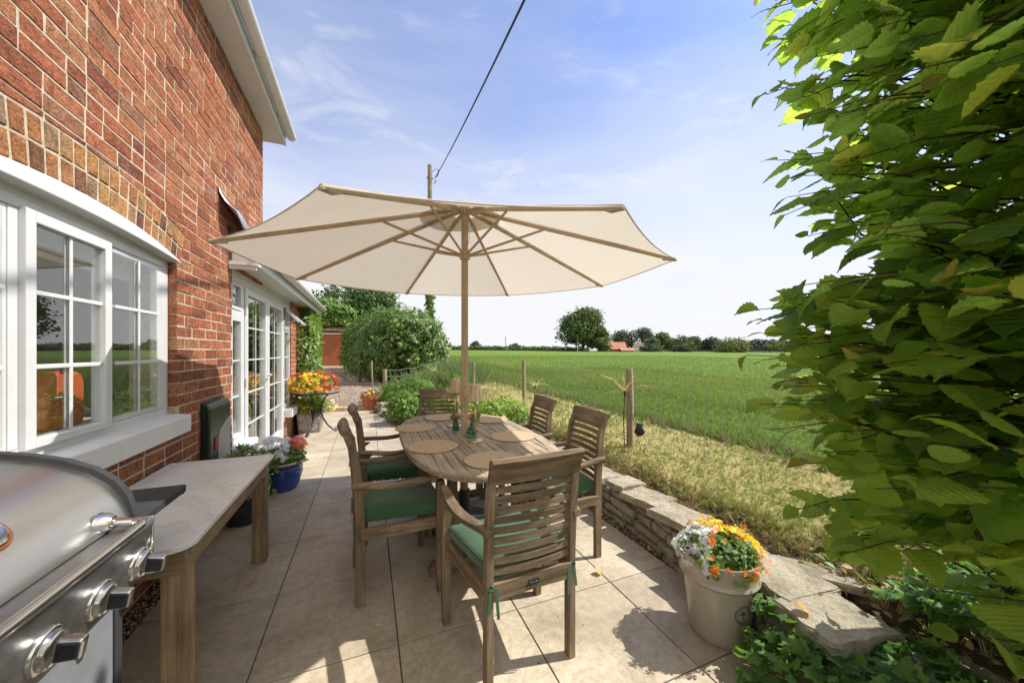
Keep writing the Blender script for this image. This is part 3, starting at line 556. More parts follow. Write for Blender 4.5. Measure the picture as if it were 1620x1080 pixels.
# arched window
win = MB(); X0 = -1.262; FX = -1.212
def frame_rect(mb, xa, xb, y0, y1, z0, z1, w, m=0, wb=None, wt=None):
    wb = w if wb is None else wb; wt = w if wt is None else wt
    mb.box(xa, xb, y0, y0 + w, z0, z1, m); mb.box(xa, xb, y1 - w, y1, z0, z1, m); mb.box(xa, xb + .0005, y0 + w, y1 - w, z0, z0 + wb, m); mb.box(xa, xb + .0005, y0 + w, y1 - w, z1 - wt, z1, m)
frame_rect(win, X0 - .03, FX - .006, Y0W + .004, Y1W - .004, .958, 1.955, .045)
for yc in (1.915, 2.437): win.box(X0 + .0, FX - .005, yc - .020, yc + .020, 1.004, 1.909)
win.box(X0, FX - .0062, 2.914, 2.972, 1.004, 1.909)
WIN = win.build('window', WH, H, bevel=.004)
for (a, b, sash) in ((1.43, 1.893, 0), (1.936, 2.424, 1), (2.450, 2.914, 0)):
    f = MB(); w = .046 if sash else .024; xf = FX + (.016 if sash else -.008)
    frame_rect(f, X0 + .01, xf, a, b, 1.006 if not sash else .994, 1.908 if not sash else 1.918, w, wb=.034 if sash else .026)
    ga, gb = a + w, b - w; mid = (ga + gb) / 2
    for x in (-1.208, -1.224): 
        f.box(x - .006, x, mid - .009, mid + .009, 1.03, 1.885)
        for zz in (1.31, 1.603): f.box(x - .0065, x + .0005, ga, gb, zz - .009, zz + .009)
    f.build('sash', WH, WIN, bevel=.003)
    g_ = MB(); g_.box(-1.221, -1.217, ga - .004, gb + .004, 1.02, 1.895); g_.build('pane', GL, WIN)
m = MB(); top = [(y, arch(y) - .004) for y in np.linspace(Y0W + .003, Y1W - .003, 20)]; ys = np.linspace(Y1W - .003, Y0W + .003, 20); lowc = [(y, 1.955 + .034 * (1 - ((y - AC) / .82) ** 2)) for y in ys]
m.prism(top + lowc, 0, -1.262, -1.148); m.build('arched_lintel_board', WH, H, bevel=.004)
m = MB(); m.box(-1.262, -1.222, Y0W + .003, Y1W - .003, 1.9555, 1.992); m.build('head_trim', WH, H)
m = MB(); m.prism([(-1.26, .964), (-1.205, .960), (-1.110, .950), (-1.104, .944), (-1.106, .838), (-1.26, .838)], 1, Y0W - .10, Y1W + .022); m.build('sill', WS, H, bevel=.004)
m = MB(); m.box(-1.275, -1.2, 1.46, 2.95, 1.86, 1.9); 
# garden room glazing
gx = -1.21; D = MB(); FR = -1.192; BK = -1.262
D.box(BK, FR, 4.047, 4.085, .46, 2.09); D.box(BK, FR, 6.76, 6.806, .46, 2.09); D.box(BK, FR + .001, 4.047, 6.806, 2.045, 2.12); D.box(BK, FR + .002, 4.39, 4.47, .0, 2.045); D.box(BK, FR + .002, 6.26, 6.34, .0, 2.045)
D.box(BK, FR, 4.085, 4.39, .46, .52); D.box(BK, FR, 6.34, 6.76, .46, .52); D.box(BK, FR, 4.085, 4.39, 1.70, 1.775); D.box(BK, FR, 6.34, 6.76, 1.71, 1.77); D.box(BK, FR - .002, 4.47, 6.26, 0, .06); D.box(BK, FR + .004, 4.045, 6.808, 2.12, 2.2)
DO = D.build('garden_room_frame', WH, H, bevel=.004)
def bars(f, y0, y1, z0, z1, ys, zs, x=gx):
    for xx in (x + .008, x - .016):
        for y in ys: f.box(xx - .006, xx, y - .008, y + .008, z0, z1)
        for zz in zs: f.box(xx - .0065, xx + .0005, y0, y1, zz - .008, zz + .008)
for y0, y1, hg in ((4.475, 5.362, 1), (5.366, 6.255, -1)):
    f = MB(); frame_rect(f, BK + .01, FR + .012, y0, y1, .065, 2.042, .095, wb=.14, wt=.07); bars(f, y0 + .095, y1 - .095, .2, 1.975, [(y0 + y1) / 2 + .02], [.58, .925, 1.28, 1.63])
    d = f.build('french_door', WH, H, bevel=.004)
    g_ = MB(); g_.box(gx - .004, gx + .001, y0 + .09, y1 - .09, .2, 1.976); g_.build('pane', GL, d)
    if hg == 1:
        q = MB(); yy = y1 - .045; q.box(FR + .012, FR + .02, yy - .016, yy + .016, .93, 1.15); q.tube([(FR + .02, yy, 1.08), (FR + .06, yy, 1.08), (FR + .065, yy - .02, 1.08), (FR + .063, yy - .12, 1.078)], .009, 8); q.build('handle', WH, d, smooth=False, auto=40)
    for zz in (.35, 1.05, 1.8): q = MB(); q.box(FR + .012, FR + .026, (y0 if hg == 1 else y1) - .012, (y0 if hg == 1 else y1) + .012, zz - .045, zz + .045); q.build('hinge', WH, d, bevel=.003)
for y0, y1 in ((4.09, 4.385), (6.345, 6.755)):
    f = MB(); frame_rect(f, BK + .01, FR + .006, y0, y1, .525, 1.698, .03); bars(f, y0 + .03, y1 - .03, .55, 1.67, [], [.925, 1.28]); s_ = f.build('side_window', WH, H, bevel=.003)
    g_ = MB(); g_.box(gx - .004, gx + .001, y0 + .025, y1 - .025, .55, 1.675); g_.build('pane', GL, s_)
f = MB(); frame_rect(f, BK + .01, FR + .006, 4.09, 4.385, 1.78, 2.04, .03); s_ = f.build('top_vent', WH, H, bevel=.003); g_ = MB(); g_.box(gx - .004, gx + .001, 4.115, 4.36, 1.8, 2.02); g_.build('pane', GL, s_)
# the far vent stands open, hinged at its head
f = MB(); p0 = Vector((-1.19, 0, 2.035)); dv = Vector((.70, 0, -.714)); Lv = .33
for y in (6.36, 6.74): f.bar(p0 + Vector((0, y, 0)), p0 + dv * Lv + Vector((0, y, 0)), .04, .03)
for t in (.02, .31): f.bar(p0 + dv * t + Vector((0, 6.34, 0)), p0 + dv * t + Vector((0, 6.76, 0)), .034, .04, up=(dv.x, 0, dv.z))
for y in (6.55,): f.bar(p0 + dv * .03 + Vector((0, y, .002)), p0 + dv * .3 + Vector((0, y, .002)), .015, .012)
f.tube([(-1.195, 6.4, 1.80), p0 + dv * .24 + Vector((0, 6.4, 0))], .005, 5)
s_ = f.build('open_vent', WH, H, bevel=.003); g_ = MB(); g_.bar(p0 + dv * .02 + Vector((0, 6.55, 0)), p0 + dv * .31 + Vector((0, 6.55, 0)), .36, .006); g_.build('pane', GL, s_)
m = MB(); m.box(-1.25, -1.085, 6.40, 7.165, .352, .478); m.box(-1.25, -1.09, 4.05, 4.56, .382, .46); m.box(-1.25, -1.13, 4.57, 6.38, -.02, .045); m.build('stone_sill', WS, H, bevel=.006)
# eaves of the upper storey
m = MB(); m.box(-1.6, -.985, .0, 5.30, 4.0, 4.012); m.build('soffit', WH, H)
m = MB(); m.box(-.985, -.965, .0, 5.30, 3.992, 4.20); m.box(-1.6, -.985, 5.285, 5.302, 4.012, 4.30); m.build('fascia', WH, H, bevel=.003)
def gutter(x, y0, y1, z, r=.056):
    g_ = MB(); n = 10; prof = [(x + r + r * math.cos(PI + PI * k / n), z + r * math.sin(PI + PI * k / n)) for k in range(n + 1)]; inn = [(x + r + (r - .006) * math.cos(PI + PI * k / n), z + (r - .006) * math.sin(PI + PI * k / n)) for k in range(n + 1)][::-1]
    g_.prism(prof + inn, 1, y0, y1); g_.prism(prof, 1, y1, y1 + .004); g_.prism(prof, 1, y0 - .004, y0)
    for y in np.arange(y0 + .3, y1, .9): g_.prism([(a + (a - x - r) * .1, b + (b - z) * .1 - .001) for a, b in prof] + [(x + r + .05, z + .004), (x + .004, z + .004)], 1, y - .02, y + .02)
    return g_
gutter(-.962, -.0, 5.28, 4.115).build('gutter', WH, H, auto=50)
m = MB(); m.add([(-.98, -.2, 4.2), (-.98, 5.32, 4.2), (-4.4, 5.32, 6.6), (-4.4, -.2, 6.6), (-.98, -.2, 4.26), (-.98, 5.32, 4.26), (-4.4, 5.32, 6.66), (-4.4, -.2, 6.66)], [(0, 1, 2, 3), (4, 5, 6, 7), (0, 1, 5, 4), (1, 2, 6, 5), (0, 3, 7, 4)]); m.add([(-4.4, -.2, 6.66), (-4.4, 5.32, 6.66), (-7.8, 5.32, 4.26), (-7.8, -.2, 4.26)], [(0, 1, 2, 3)]); m.build('roof', ROOF, H)
# eaves of the garden room
m = MB(); m.box(-1.5, -.955, 3.96, 8.70, 2.19, 2.2022); m.build('lower_soffit', WH, H)
m = MB(); m.box(-.955, -.935, 3.96, 8.70, 2.155, 2.29); m.box(-1.168, -.955, 3.94, 3.96, 2.12, 2.31); m.box(-1.168, -.94, 3.93, 3.96, 2.155, 2.175); m.build('lower_fascia', WH, H, bevel=.003)
gutter(-.932, 4.0, 8.68, 2.285, .052).build('lower_gutter', WH, H, auto=50)
m = MB(); m.add([(-.95, 3.97, 2.30), (-.95, 8.72, 2.30), (-1.75, 8.72, 2.95), (-1.75, 5.09, 2.95), (-1.175, 5.0, 2.56), (-1.175, 3.97, 2.5)], [(0, 1, 2, 3, 4, 5)]); m.add([(-.95, 8.72, 2.3), (-1.75, 8.72, 2.95), (-1.75, 8.72, 2.2), (-.95, 8.72, 2.2)], [(0, 1, 2, 3)]); m.add([(-1.75, 5.09, 2.95), (-1.75, 8.72, 2.95), (-5.4, 8.72, 3.6), (-5.4, 5.09, 3.6)], [(0, 1, 2, 3)]); m.build('lower_roof', ROOF, H)
m = MB(); N1 = 14
for i in range(N1):
    y = 3.70 + i * .1; top_ = 2.76 - .03 * math.sin(i * .8) - .010 * i
    for j, (dx, dz) in enumerate(((.003, 0), (.012, -.05), (.05 + .05 * math.sin(i * .9), -.12), (.10 + .03 * math.sin(i * .6 + 1), -.19 - .02 * (i % 3)))):
        m.v.append((WX + dx, y, top_ + dz)); m.r.append(.5)
for i in range(N1 - 1):
    for j in range(3): m.f.append([i * 4 + j, i * 4 + j + 1, (i + 1) * 4 + j + 1, (i + 1) * 4 + j]); m.m.append(0)
m.build('lead_flashing', LEAD, H, smooth=True).modifiers.new('t', 'SOLIDIFY').thickness = .004
m = MB(); m.tube([(-1.15, 3.965, 2.5), (-1.15, 3.965, 2.20)], .03, 8); m.build('bargeboard_end', BARK, H)

# things seen through the window
t = empty('orange_retro_toaster', (-1.50, 2.58, .975), 'orange enamel two lobed appliance standing behind the window panes', 'appliance'); m = MB()
for yc in (2.53, 2.655): m.sweepx([(yc - .055, .98), (yc + .055, .98), (yc + .06, 1.2), (yc + .042, 1.25), (yc, 1.27), (yc - .042, 1.25), (yc - .06, 1.2)], [-1.60, -1.585, -1.465, -1.45], lambda x: 0)
m.build('body', ORNG, t, bevel=.015); m = MB(); m.tube([(-1.448, 2.50, 1.14), (-1.43, 2.51, 1.14), (-1.43, 2.60, 1.14), (-1.448, 2.61, 1.14)], .006, 6); m.build('handle', CHROME, t)
t = empty('wire_chair', (-1.7, 3.0, .98), 'curved chrome wire rack on the worktop behind the window', 'rack'); m = MB()
for k in range(5): m.tube([(-1.56 - .02 * k, 2.84, 1.16), (-1.54 - .02 * k, 2.87, 1.05), (-1.52 - .02 * k, 2.95, 1.0), (-1.5 - .02 * k, 3.05, .99)], .004, 5)
m.build('wires', CHROME, t); t.name = 'wire_rack'
m = MB(); m.box(-2.1, -1.36, 1.2, 3.3, .93, .975); put(m.build('worktop', MARB, origin=(-1.7, 2.2, .93)), 'pale worktop inside the room under the arched window', 'worktop')
m = MB()
for i in range(3): m.box(-1.36 - i * .012, -1.35 - i * .012, 1.42, 2.99, 1.80 - i * .0 + .0 * i, 1.93)
put(m.build('window_blind', BLIND, origin=(-1.36, 2.2, 1.9)), 'pale raised fabric blind inside the head of the arched window', 'blind')

# ------------------------------------------------------------------ garage, ivy, hedge, pole, trees behind
GYY = 25.8; gz = hgt(-2.5, 25) - .03
t = empty('garage', (-2.9, GYY, gz), 'distant garage with a brown boarded door at the end of the gravel path', 'garage')
m = MB(); m.box(-4.7, -4.15, GYY + .05, GYY + 5, gz - .3, gz + 2.35); m.box(-1.55, -1.2, GYY + .05, GYY + 5, gz - .3, gz + 2.35); m.box(-4.15, -1.55, GYY + .055, GYY + .2, gz + 2.12, gz + 2.35); m.box(-4.7, -1.2, GYY + 4.9, GYY + 5.05, gz - .3, gz + 2.35); m.build('wall', BR, t)
m = MB()
for i in range(17): m.box(-4.13 + i * .152, -4.13 + i * .152 + .145, GYY, GYY + .04, gz, gz + 2.1)
d = m.build('door', GAR, t, bevel=.006); m = MB(); m.box(-2.9, -2.8, GYY - .03, GYY, gz + 1, gz + 1.03); m.build('handle', IRON, d)
m = MB(); m.box(-4.3, -1.45, GYY - .05, GYY + .03, gz + 2.1, gz + 2.19); m.build('lintel', FWHITE, t)
m = MB(); m.add([(-4.9, GYY - .25, gz + 2.3), (-1.0, GYY - .25, gz + 2.3), (-1.0, GYY + 2.6, gz + 4.0), (-4.9, GYY + 2.6, gz + 4.0), (-4.9, GYY - .25, gz + 2.38), (-1.0, GYY - .25, gz + 2.38), (-1.0, GYY + 2.6, gz + 4.08), (-4.9, GYY + 2.6, gz + 4.08)], [(0, 1, 2, 3), (4, 5, 6, 7), (0, 1, 5, 4), (1, 2, 6, 5), (0, 3, 7, 4)]); m.build('roof', ROOF, t)
def ivy_bank(name, label, boxes, n, size, mat_, cat='climber', z0=0, T=T_IVY, jit=.7):
    c0 = boxes[0]; r = empty(name, ((c0[0] + c0[1]) / 2, (c0[2] + c0[3]) / 2, z0), label, cat); PP = []; DD = []
    for (x0, x1, y0, y1, za, zb) in boxes:
        P_, D = blob(n // len(boxes), ((x0 + x1) / 2, (y0 + y1) / 2, (za + zb) / 2), ((x1 - x0) / 2, (y1 - y0) / 2, (zb - za) / 2), int(x0 * 10) + len(PP), 5, .12, 3.5, inner=.8); PP.append(P_); DD.append(D)
    leaves('foliage', np.concatenate(PP), np.concatenate(DD), size, mat_, r, T, jit=jit)
    m = MB(); m.tube([((c0[0] + c0[1]) / 2, (c0[2] + c0[3]) / 2, z0), ((c0[0] + c0[1]) / 2, (c0[2] + c0[3]) / 2 + .1, (c0[4] + c0[5]) / 2), ((c0[0] + c0[1]) / 2 - .05, (c0[2] + c0[3]) / 2, c0[5] * .95)], .02, 5); m.build('stem', BARK, r); return r
ivy_bank('wall_climber', 'bright green climber covering the brick wall beyond the french doors', [(-1.2, -.93, 7.25, 8.2, .05, 2.1), (-1.2, -.95, 8.0, 9.1, .05, 2.15), (-1.2, -.98, 7.2, 8.1, .0, .9)], 5200, .085, HDG, T=T_LEAF)
ivy_bank('garage_creeper', 'dense bright creeper spilling over the roof of the distant garage', [(-5.2, -1.8, GYY + .2, GYY + 2.6, 3.15, 4.9), (-3.2, -.9, GYY - .1, GYY + 1.8, 3.0, 4.35), (-6.5, -4.2, GYY - .3, GYY + 2, .4, 5.2)], 9000, .24, HDG, z0=gz, T=T_LEAF)
tree('oak_tree', 'large round dark green oak rising behind the garage', -1.0, 49, 1.0, 9.6, 11.5, OAKL, 16000, .34, 4, 17, cbase=.12, flat=.85, T=T_LEAF)
tree('conifer_tree', 'dark narrow tree behind the left side of the garage', -9.0, 45, 1.0, 8.3, 5, OAKL, 3500, .34, 9, 8, cbase=.1, flat=1.2, T=T_LEAF)
# beech hedge
t = empty('beech_hedge', (1.2, 16, .1), 'broad clipped green hedge with a domed top beyond the flower bed', 'hedge')
def hedge_pts(n, seed):
    D = unit(n * 2); s = (np.abs(D) ** 3.6).sum(1) ** (-1 / 3.6); k = lumpy(D, seed, .07, 5) * (1 + .05 * lumpy(D, seed + 3, 1, 13) - .05); Q = D * (s * k * (.80 + .20 * RNG.random(len(D)) ** .4))[:, None]
    u, v, w = Q[:, 0], Q[:, 1], Q[:, 2]; tt = (v + 1) / 2
    xl_ = -.25 + (-1.45) * np.clip(tt, -.1, 1.1); xr = 3.0 + .9 * tt; x = xl_ + (xr - xl_) * (u + 1) / 2 
    y = 13.0 + (24 - 13.0) * tt + .9 * (1 - (u + 1) / 2); z = .05 + 1.55 * (w + 1) - .42 * np.clip(u, 0, 1) ** 3 - .12 * np.clip(-u, 0, 1) ** 3
    P_ = np.column_stack([x, y, z]); ok = (z > .1) & (v < .75); return P_[ok][:n], D[ok][:n]
P_, D = hedge_pts(34000, 3); leaves('foliage', P_, D, .125, BEE, t, T_LEAF, jit=.75, up=.5)
m = MB()
for i in range(8): m.tube([(-.3 + i * .4, 15.2 - i * .18, 0), (-.25 + i * .4, 15.4 - i * .18, 1.2), (-.2 + i * .4, 16, 2.2)], [.06, .045, .02], 6)
m.build('trunk', BARK, t)
# utility pole with an ivy sleeve
px_, py_ = 2.74, 17.2
t = empty('utility_pole', (px_, py_, .2), 'tall wooden utility pole with ivy round its lower part behind the hedge', 'utility pole'); m = MB(); m.tube([(px_, py_, .1), (px_, py_, 10.25)], [.135, .105], 14); m.build('pole', UTIL, t, auto=50)
m = MB(); m.box(px_ - .14, px_ + .14, py_ - .03, py_ + .03, 9.6, 9.66); m.tube([(px_ + .1, py_, 9.95), (px_ + .32, py_ - .05, 10.15), (px_ + .42, py_ - .1, 9.9), (px_ + .3, py_ - .1, 9.7)], .012, 6); m.tube([(px_ + .2, py_, 9.4), (px_ + .3, py_, 9.55), (px_ + .22, py_, 9.6)], .02, 6); m.build('bracket', CABLE, t)
D = unit(1500); P_ = np.column_stack([px_ + D[:, 0] * .17, py_ + D[:, 1] * .17, RNG.uniform(.3, 4.2, 1500)]); leaves('ivy', P_, D * [1, 1, .2], .14, HDG, t, T_LEAF)
m = MB(); a = Vector((px_ + .22, py_ - .15, 9.62)); b = Vector((1.55, .2, 4.95)); pts = [a.lerp(b, k / 24) + Vector((0, 0, -.35 * 4 * (k / 24) * (1 - k / 24) * .5)) for k in range(25)]; m.tube(pts, .018, 6); m.tube([p + Vector((.03 * math.sin(i * 1.7), .0, .02 * math.cos(i * 1.7))) for i, p in enumerate(pts[:4])], .02, 6)
put(m.build('overhead_cable', CABLE, origin=tuple(a), smooth=True), 'black overhead cable running from the pole over the parasol', 'cable')

# ------------------------------------------------------------------ far landscape
def at_px(px, d, th=R(22.05)):
    """ground position at a bearing (given as tangent step) and depth"""
    k = (px - 810) / 563; x = d * (k * math.cos(th) + math.sin(th)); y = d * (-k * math.sin(th) + math.cos(th)); return x, y, slope(x, y)
FT = [  # bearing, depth, height, width, material, leaf, count, label
 (922, 146, 17.5, 17, FARL, .55, 7000, 'largest lone tree at the far edge of the field, left of the orange roofed farmhouse'),
 (948, 141, 10.0, 9, FARL, .5, 2500, 'lower bushy tree against the right flank of the largest field tree'),
 (983, 205, 10.5, 15, FARD, .6, 2500, 'dark rounded tree behind the orange roofed farmhouse'),
 (1016, 200, 13.5, 13, FARD, .5, 1700, 'tall open crowned tree with sky showing through, right of the farmhouse'),
 (1046, 205, 10.5, 11, FARL, .6, 2000, 'twin topped tree second to the right of the farmhouse'),
 (1033, 190, 7.0, 9, FARL, .6, 1500, 'low rounded tree just right of the open crowned tree'),
 (1078, 200, 7.4, 14, FARL, .6, 2000, 'broad light green tree in the middle of the far tree line'),
 (1096, 215, 8.8, 9, FARD, .6, 1500, 'dark pointed tree in the middle of the far tree line'),
 (1060, 240, 7.2, 14, FARD, .7, 1500, 'grey green tree set back in the middle of the far tree line'),
 (1124, 225, 8.0, 12, FARD, .7, 1600, 'dark tree behind the round willow bush'),
 (752, 175, 3.8, 5, FARD, .45, 900, 'tiny pair of dark trees above the hedgerow beside the parasol pole'),
 (815, 190, 3.0, 6, FARD, .5, 800, 'tiny rounded tree above the hedgerow beside a slim post'),
 (1157, 152, 4.6, 13, WILL, .45, 3500, 'round olive green willow bush at the right edge of the field'),
 (1080, 160, 2.4, 8, FARD, .5, 900, 'low dark bush on the field edge below the light green tree'),
 (1030, 158, 2.2, 9, FARD, .5, 900, 'low dark bush on the field edge right of the farm shed'),
]
for i, (px, d, h_, w_, mt, lf, n_, lb) in enumerate(FT):
    x, y, z = at_px(px, d); bushy = h_ < 5
    tree('field_tree' if not bushy else 'field_bush', lb, x, y, z, h_ * (1.06), w_ * 1.12, mt, int(n_ * 1.35), lf * 1.6, 30 + i, 11 if n_ > 3000 else 7, 'trees beyond the field', 'tree' if not bushy else 'bush', cbase=.02 if (bushy or px in (948, 1078, 1033)) else .12 if px != 1016 else .3, flat=.75 if px != 1016 else .5, T=T_QUADL)
PP = []; DD = []
for k in range(46):
    px = 1100 + k * 13; d = 255 + 12 * math.sin(k * 1.3); x, y, z = at_px(px, d); hh = (5.2 + .5 * math.sin(k * .9)) + 2.2 * smooth(1100, 1230, px); P_, D = blob(800, (x, y, z + hh * .42), (10, 7, hh * .62), k, 2.5, .2, 2.5, inner=.6); PP.append(P_); DD.append(D)
put(leaves('far_wood', np.concatenate(PP), np.concatenate(DD), 1.7, FARW, None, T_QUADL), kind='stuff')
PP = []; DD = []
for k in range(60):
    px = 560 + k * 6.2; d = 156; x, y, z = at_px(px, d)
    if px > 930: break
    P_, D = blob(260, (x, y, z + .6), (1.6, 1.6, 1.15 + .2 * math.sin(k * 2.1)), k, 3, .15, 2.5); PP.append(P_); DD.append(D)
put(leaves('field_hedgerow', np.concatenate(PP), np.concatenate(DD), .65, FARL, None, T_QUADL), kind='stuff')
PP = []; DD = []
for k in range(26):
    x, y, z = at_px(985 + k * 11, 172); P_, D = blob(110, (x, y, z + .35), (2.4, 2, .7), k + 90, 3, .15, 2.5); PP.append(P_); DD.append(D)
put(leaves('far_hedgerow', np.concatenate(PP), np.concatenate(DD), .42, FARD, None, T_QUADL), kind='stuff')
def barn(name, label, px, d, w, dep, hw, hr, rm, wm, ang=.4, windows=0):
    x, y, z = at_px(px, d); t = empty(name, (x, y, z), label, 'farm building'); c_, s_ = math.cos(ang), math.sin(ang)
    def T_(a, b, cc): return (x + a * c_ - b * s_, y + a * s_ + b * c_, z + cc)
    m = MB(); vs = [T_(a, b, cc) for cc in (-.5, hw) for a, b in ((-w / 2, -dep / 2), (w / 2, -dep / 2), (w / 2, dep / 2), (-w / 2, dep / 2))]; m.add(vs, [(0, 1, 5, 4), (1, 2, 6, 5), (2, 3, 7, 6), (3, 0, 4, 7)]); m.add([T_(w / 2, -dep / 2, hw), T_(w / 2, dep / 2, hw), T_(w / 2, 0, hr - .1), T_(-w / 2, -dep / 2, hw), T_(-w / 2, dep / 2, hw), T_(-w / 2, 0, hr - .1)], [(0, 1, 2), (3, 4, 5)]); m.build('wall', wm, t)
    m = MB(); e = .4
    for sg in (-1, 1): m.add([T_(-w / 2 - e, sg * (dep / 2 + e), hw - .15), T_(w / 2 + e, sg * (dep / 2 + e), hw - .15), T_(w / 2 + e, 0, hr), T_(-w / 2 - e, 0, hr)], [(0, 1, 2, 3)])
    r_ = m.build('roof', rm, t); r_.modifiers.new('t', 'SOLIDIFY').thickness = .15
    for k in range(windows):
        a = (-.5 + k) * w * .36; f0, f1 = .35, .62; q = MB()
        def rp(aa, f): return T_(aa, -(dep / 2) * (1 - f), hw + (hr - hw) * f + .22)
        q.add([rp(a - .45, f0), rp(a + .45, f0), rp(a + .45, f1), rp(a - .45, f1)], [(0, 1, 2, 3)]); q.build('skylight', FWHITE, r_)
    return t
barn('farmhouse', 'far farmhouse with an orange clay roof and two small skylights', 974, 150, 7.0, 6, 1.0, 3.9, FROOF, FWALL, -.38, 2)
barn('farm_building', 'pale orange gable showing between the big tree and the farmhouse', 958, 158, 6, 6, 2.6, 4.6, FROOF, FWALL, -.38)
barn('farm_shed', 'low red shed with a pale roof right of the farmhouse', 991, 147, 5, 4, .5, 1.5, FROOF, FWALL, -.38)
barn('white_cottage', 'tiny white cottage behind the farm shed', 1010, 178, 4.5, 4, 2.4, 4.2, ROOF, FWHITE, -.38)
x, y, z = at_px(800, 152); m = MB(); m.tube([(x, y, z), (x, y, z + 6.0)], .16, 6); put(m.build('field_pole', UTIL, origin=(x, y, z)), 'slim far utility pole standing at the hedgerow across the field', 'utility pole', 'far poles')
x, y, z = at_px(914, 138); m = MB(); m.tube([(x, y, z), (x, y, z + 6.5)], .13, 6); put(m.build('field_pole', FWHITE, origin=(x, y, z)), 'slim pale pole standing in front of the largest field tree', 'utility pole', 'far poles')

# grass: crop, verge and lawn (beyond counting)
def patchy(x, y):
    return np.array([.45 + .8 * noise.noise(Vector((a * .16, b * .10, 7))) + .5 * noise.noise(Vector((a * .9, b * .35, 2))) for a, b in zip(x, y)]) + RNG.normal(size=len(x)) * .22
def grass(name, T, x, y, s, mats, mi=None, z=None, tilt=.25):
    n = len(x); zz = np.array([hgt(a, b) for a, b in zip(x, y)]) - .01 if z is None else z; N_ = RNG.normal(size=(n, 3)) * tilt + [0, 0, 1]
    return put(scatter(name, T, np.column_stack([x, y, zz]), frames(N_), s[:, None], mats, mi=mi, rnd=patchy(x, y)), kind='stuff')
TU = tuft(8, .45, .045, 1); TU2 = tuft(6, .7, .05, 2)
n = 26000; y = -1 + 17 * RNG.random(n) ** 1.15; x = 3.82 + 9 * RNG.random(n) ** 1.7; grass('crop_grass', TU, x, y, .19 * (.7 + .7 * RNG.random(n)) * np.clip(.42 + (x - 3.8) * .12, .42, .75), GRB)
n = 34000; y = -4 + 50 * RNG.random(n) ** 1.3; x = 6 + 40 * RNG.random(n) ** 1.6; grass('crop_grass', TU, x, y, .15 * (.7 + .6 * RNG.random(n)), GRB)
n = 46000; x = RNG.uniform(2.19, 3.95, n); y = -1 + 14 * RNG.random(n) ** 1.5
pn = np.array([noise.noise(Vector((a * .9, b * .5, 3))) for a, b in zip(x, y)]); gr = (pn + RNG.normal(size=n) * .16 + (x - 3.1) * .35 * (x > 3.1) + (x < 2.6) * .08 > .03).astype(int)
grass('lawn_grass', TU2, x, y, (.020 + .022 * RNG.random(n)) * (1 + .6 * gr), [LWB, LWG], gr, tilt=.5)
# shaggy bank edge above the stones
n = 6000; y = RNG.uniform(-.5, 6.5, n); x = 2.16 + np.abs(RNG.normal(size=n)) * .09 - .12 * (RNG.random(n) < .2); x += np.where(y > 4.2, -(y - 4.2) * .22, 0); mi = RNG.choice([0, 1, 2], n, p=[.45, .3, .25])
grass('bank_grass', TU, x, y, .065 * (.6 + .8 * RNG.random(n)), [STRAW, LWG, LWB], mi, tilt=.9)
n = 1500; y = RNG.uniform(-.5, 13, n); x = RNG.uniform(2.25, 3.9, n); kk = np.array([noise.noise(Vector((a * 1.7, b * 1.1, 11))) for a, b in zip(x, y)]) > .12; x, y = x[kk], y[kk]; grass('weeds', TU, x, y, .07 * (.5 + RNG.random(len(x))), [LWG, STRAW], RNG.integers(0, 2, len(x)), tilt=.5)
n = 2600; y = RNG.uniform(-1, 14, n); x = 3.86 + RNG.normal(size=n) * .12; grass('field_edge_weeds', TU, x, y, .15 * (.4 + RNG.random(n)), [GRT, STRAW, GRB], RNG.choice([0, 1, 2], n, p=[.4, .2, .4]), tilt=.6)

# ------------------------------------------------------------------ wire fence
t = empty('wire_fence', (2.62, 3.1, .3), 'wire mesh stock fence on round wooden posts between the lawn strip and the field', 'fence')
FP = [(2.70, .62), (2.62, 3.08), (2.47, 5.56), (2.42, 8.5), (2.4, 11.6)]
for i, (x, y) in enumerate(FP):
    z = hgt(x, y); m = MB(); m.tube([(x, y, z - .1), (x + .004, y, z + .5), (x - .002, y + .01, z + .84)], [.036 if i < 2 else .028] * 3, 10, r=.2 + .15 * i); m.build('post', POST, t, auto=50)
m = MB()
for i in range(len(FP) - 1):
    (xa, ya), (xb, yb) = FP[i], FP[i + 1]; L_ = math.hypot(xb - xa, yb - ya)
    for hh in (.08, .2, .32, .44, .56, .70, .80):
        pts = []
        for k in range(9):
            u = k / 8; x = xa + (xb - xa) * u - .04; y = ya + (yb - ya) * u; pts.append((x, y, hgt(x, y) + hh - .05 * math.sin(PI * u) + .006 * math.sin(k * 3 + hh * 40)))
        m.tube(pts, .0017, 3, caps=False)
    nv = int(L_ / .15)
    for k in range(1, nv):
        u = k / nv; x = xa + (xb - xa) * u - .04; y = ya + (yb - ya) * u; z = hgt(x, y); sg = .05 * math.sin(PI * u); m.tube([(x, y, z + .08 - sg), (x + .004 * (-1) ** k, y, z + .44 - sg), (x, y, z + .8 - sg)], .0015, 3, caps=False)
m.build('wire_mesh', WIRE, t)
t = empty('garden_fence', (.48, 11.3, 0), 'short pale post holding slack wire mesh in front of the clipped hedge', 'fence')
m = MB(); m.tube([(.48, 11.36, -.1), (.47, 11.36, .84)], .06, 8, r=.9); m.build('post', POST, t, auto=50); m = MB()
for hh in (.25, .42, .6, .8): m.tube([(.48 + .16 * k, 11.36 + .05 * k, hh + .012 * k * k * .16 + .02 * math.sin(k * 2)) for k in range(12)], .006, 3, caps=False)
for k in range(1, 12): m.tube([(.48 + .16 * k, 11.36 + .05 * k, .22), (.48 + .16 * k, 11.36 + .05 * k, .8 + .012 * k * k * .16)], .005, 3, caps=False)
m.build('wire_mesh', WIRE, t)
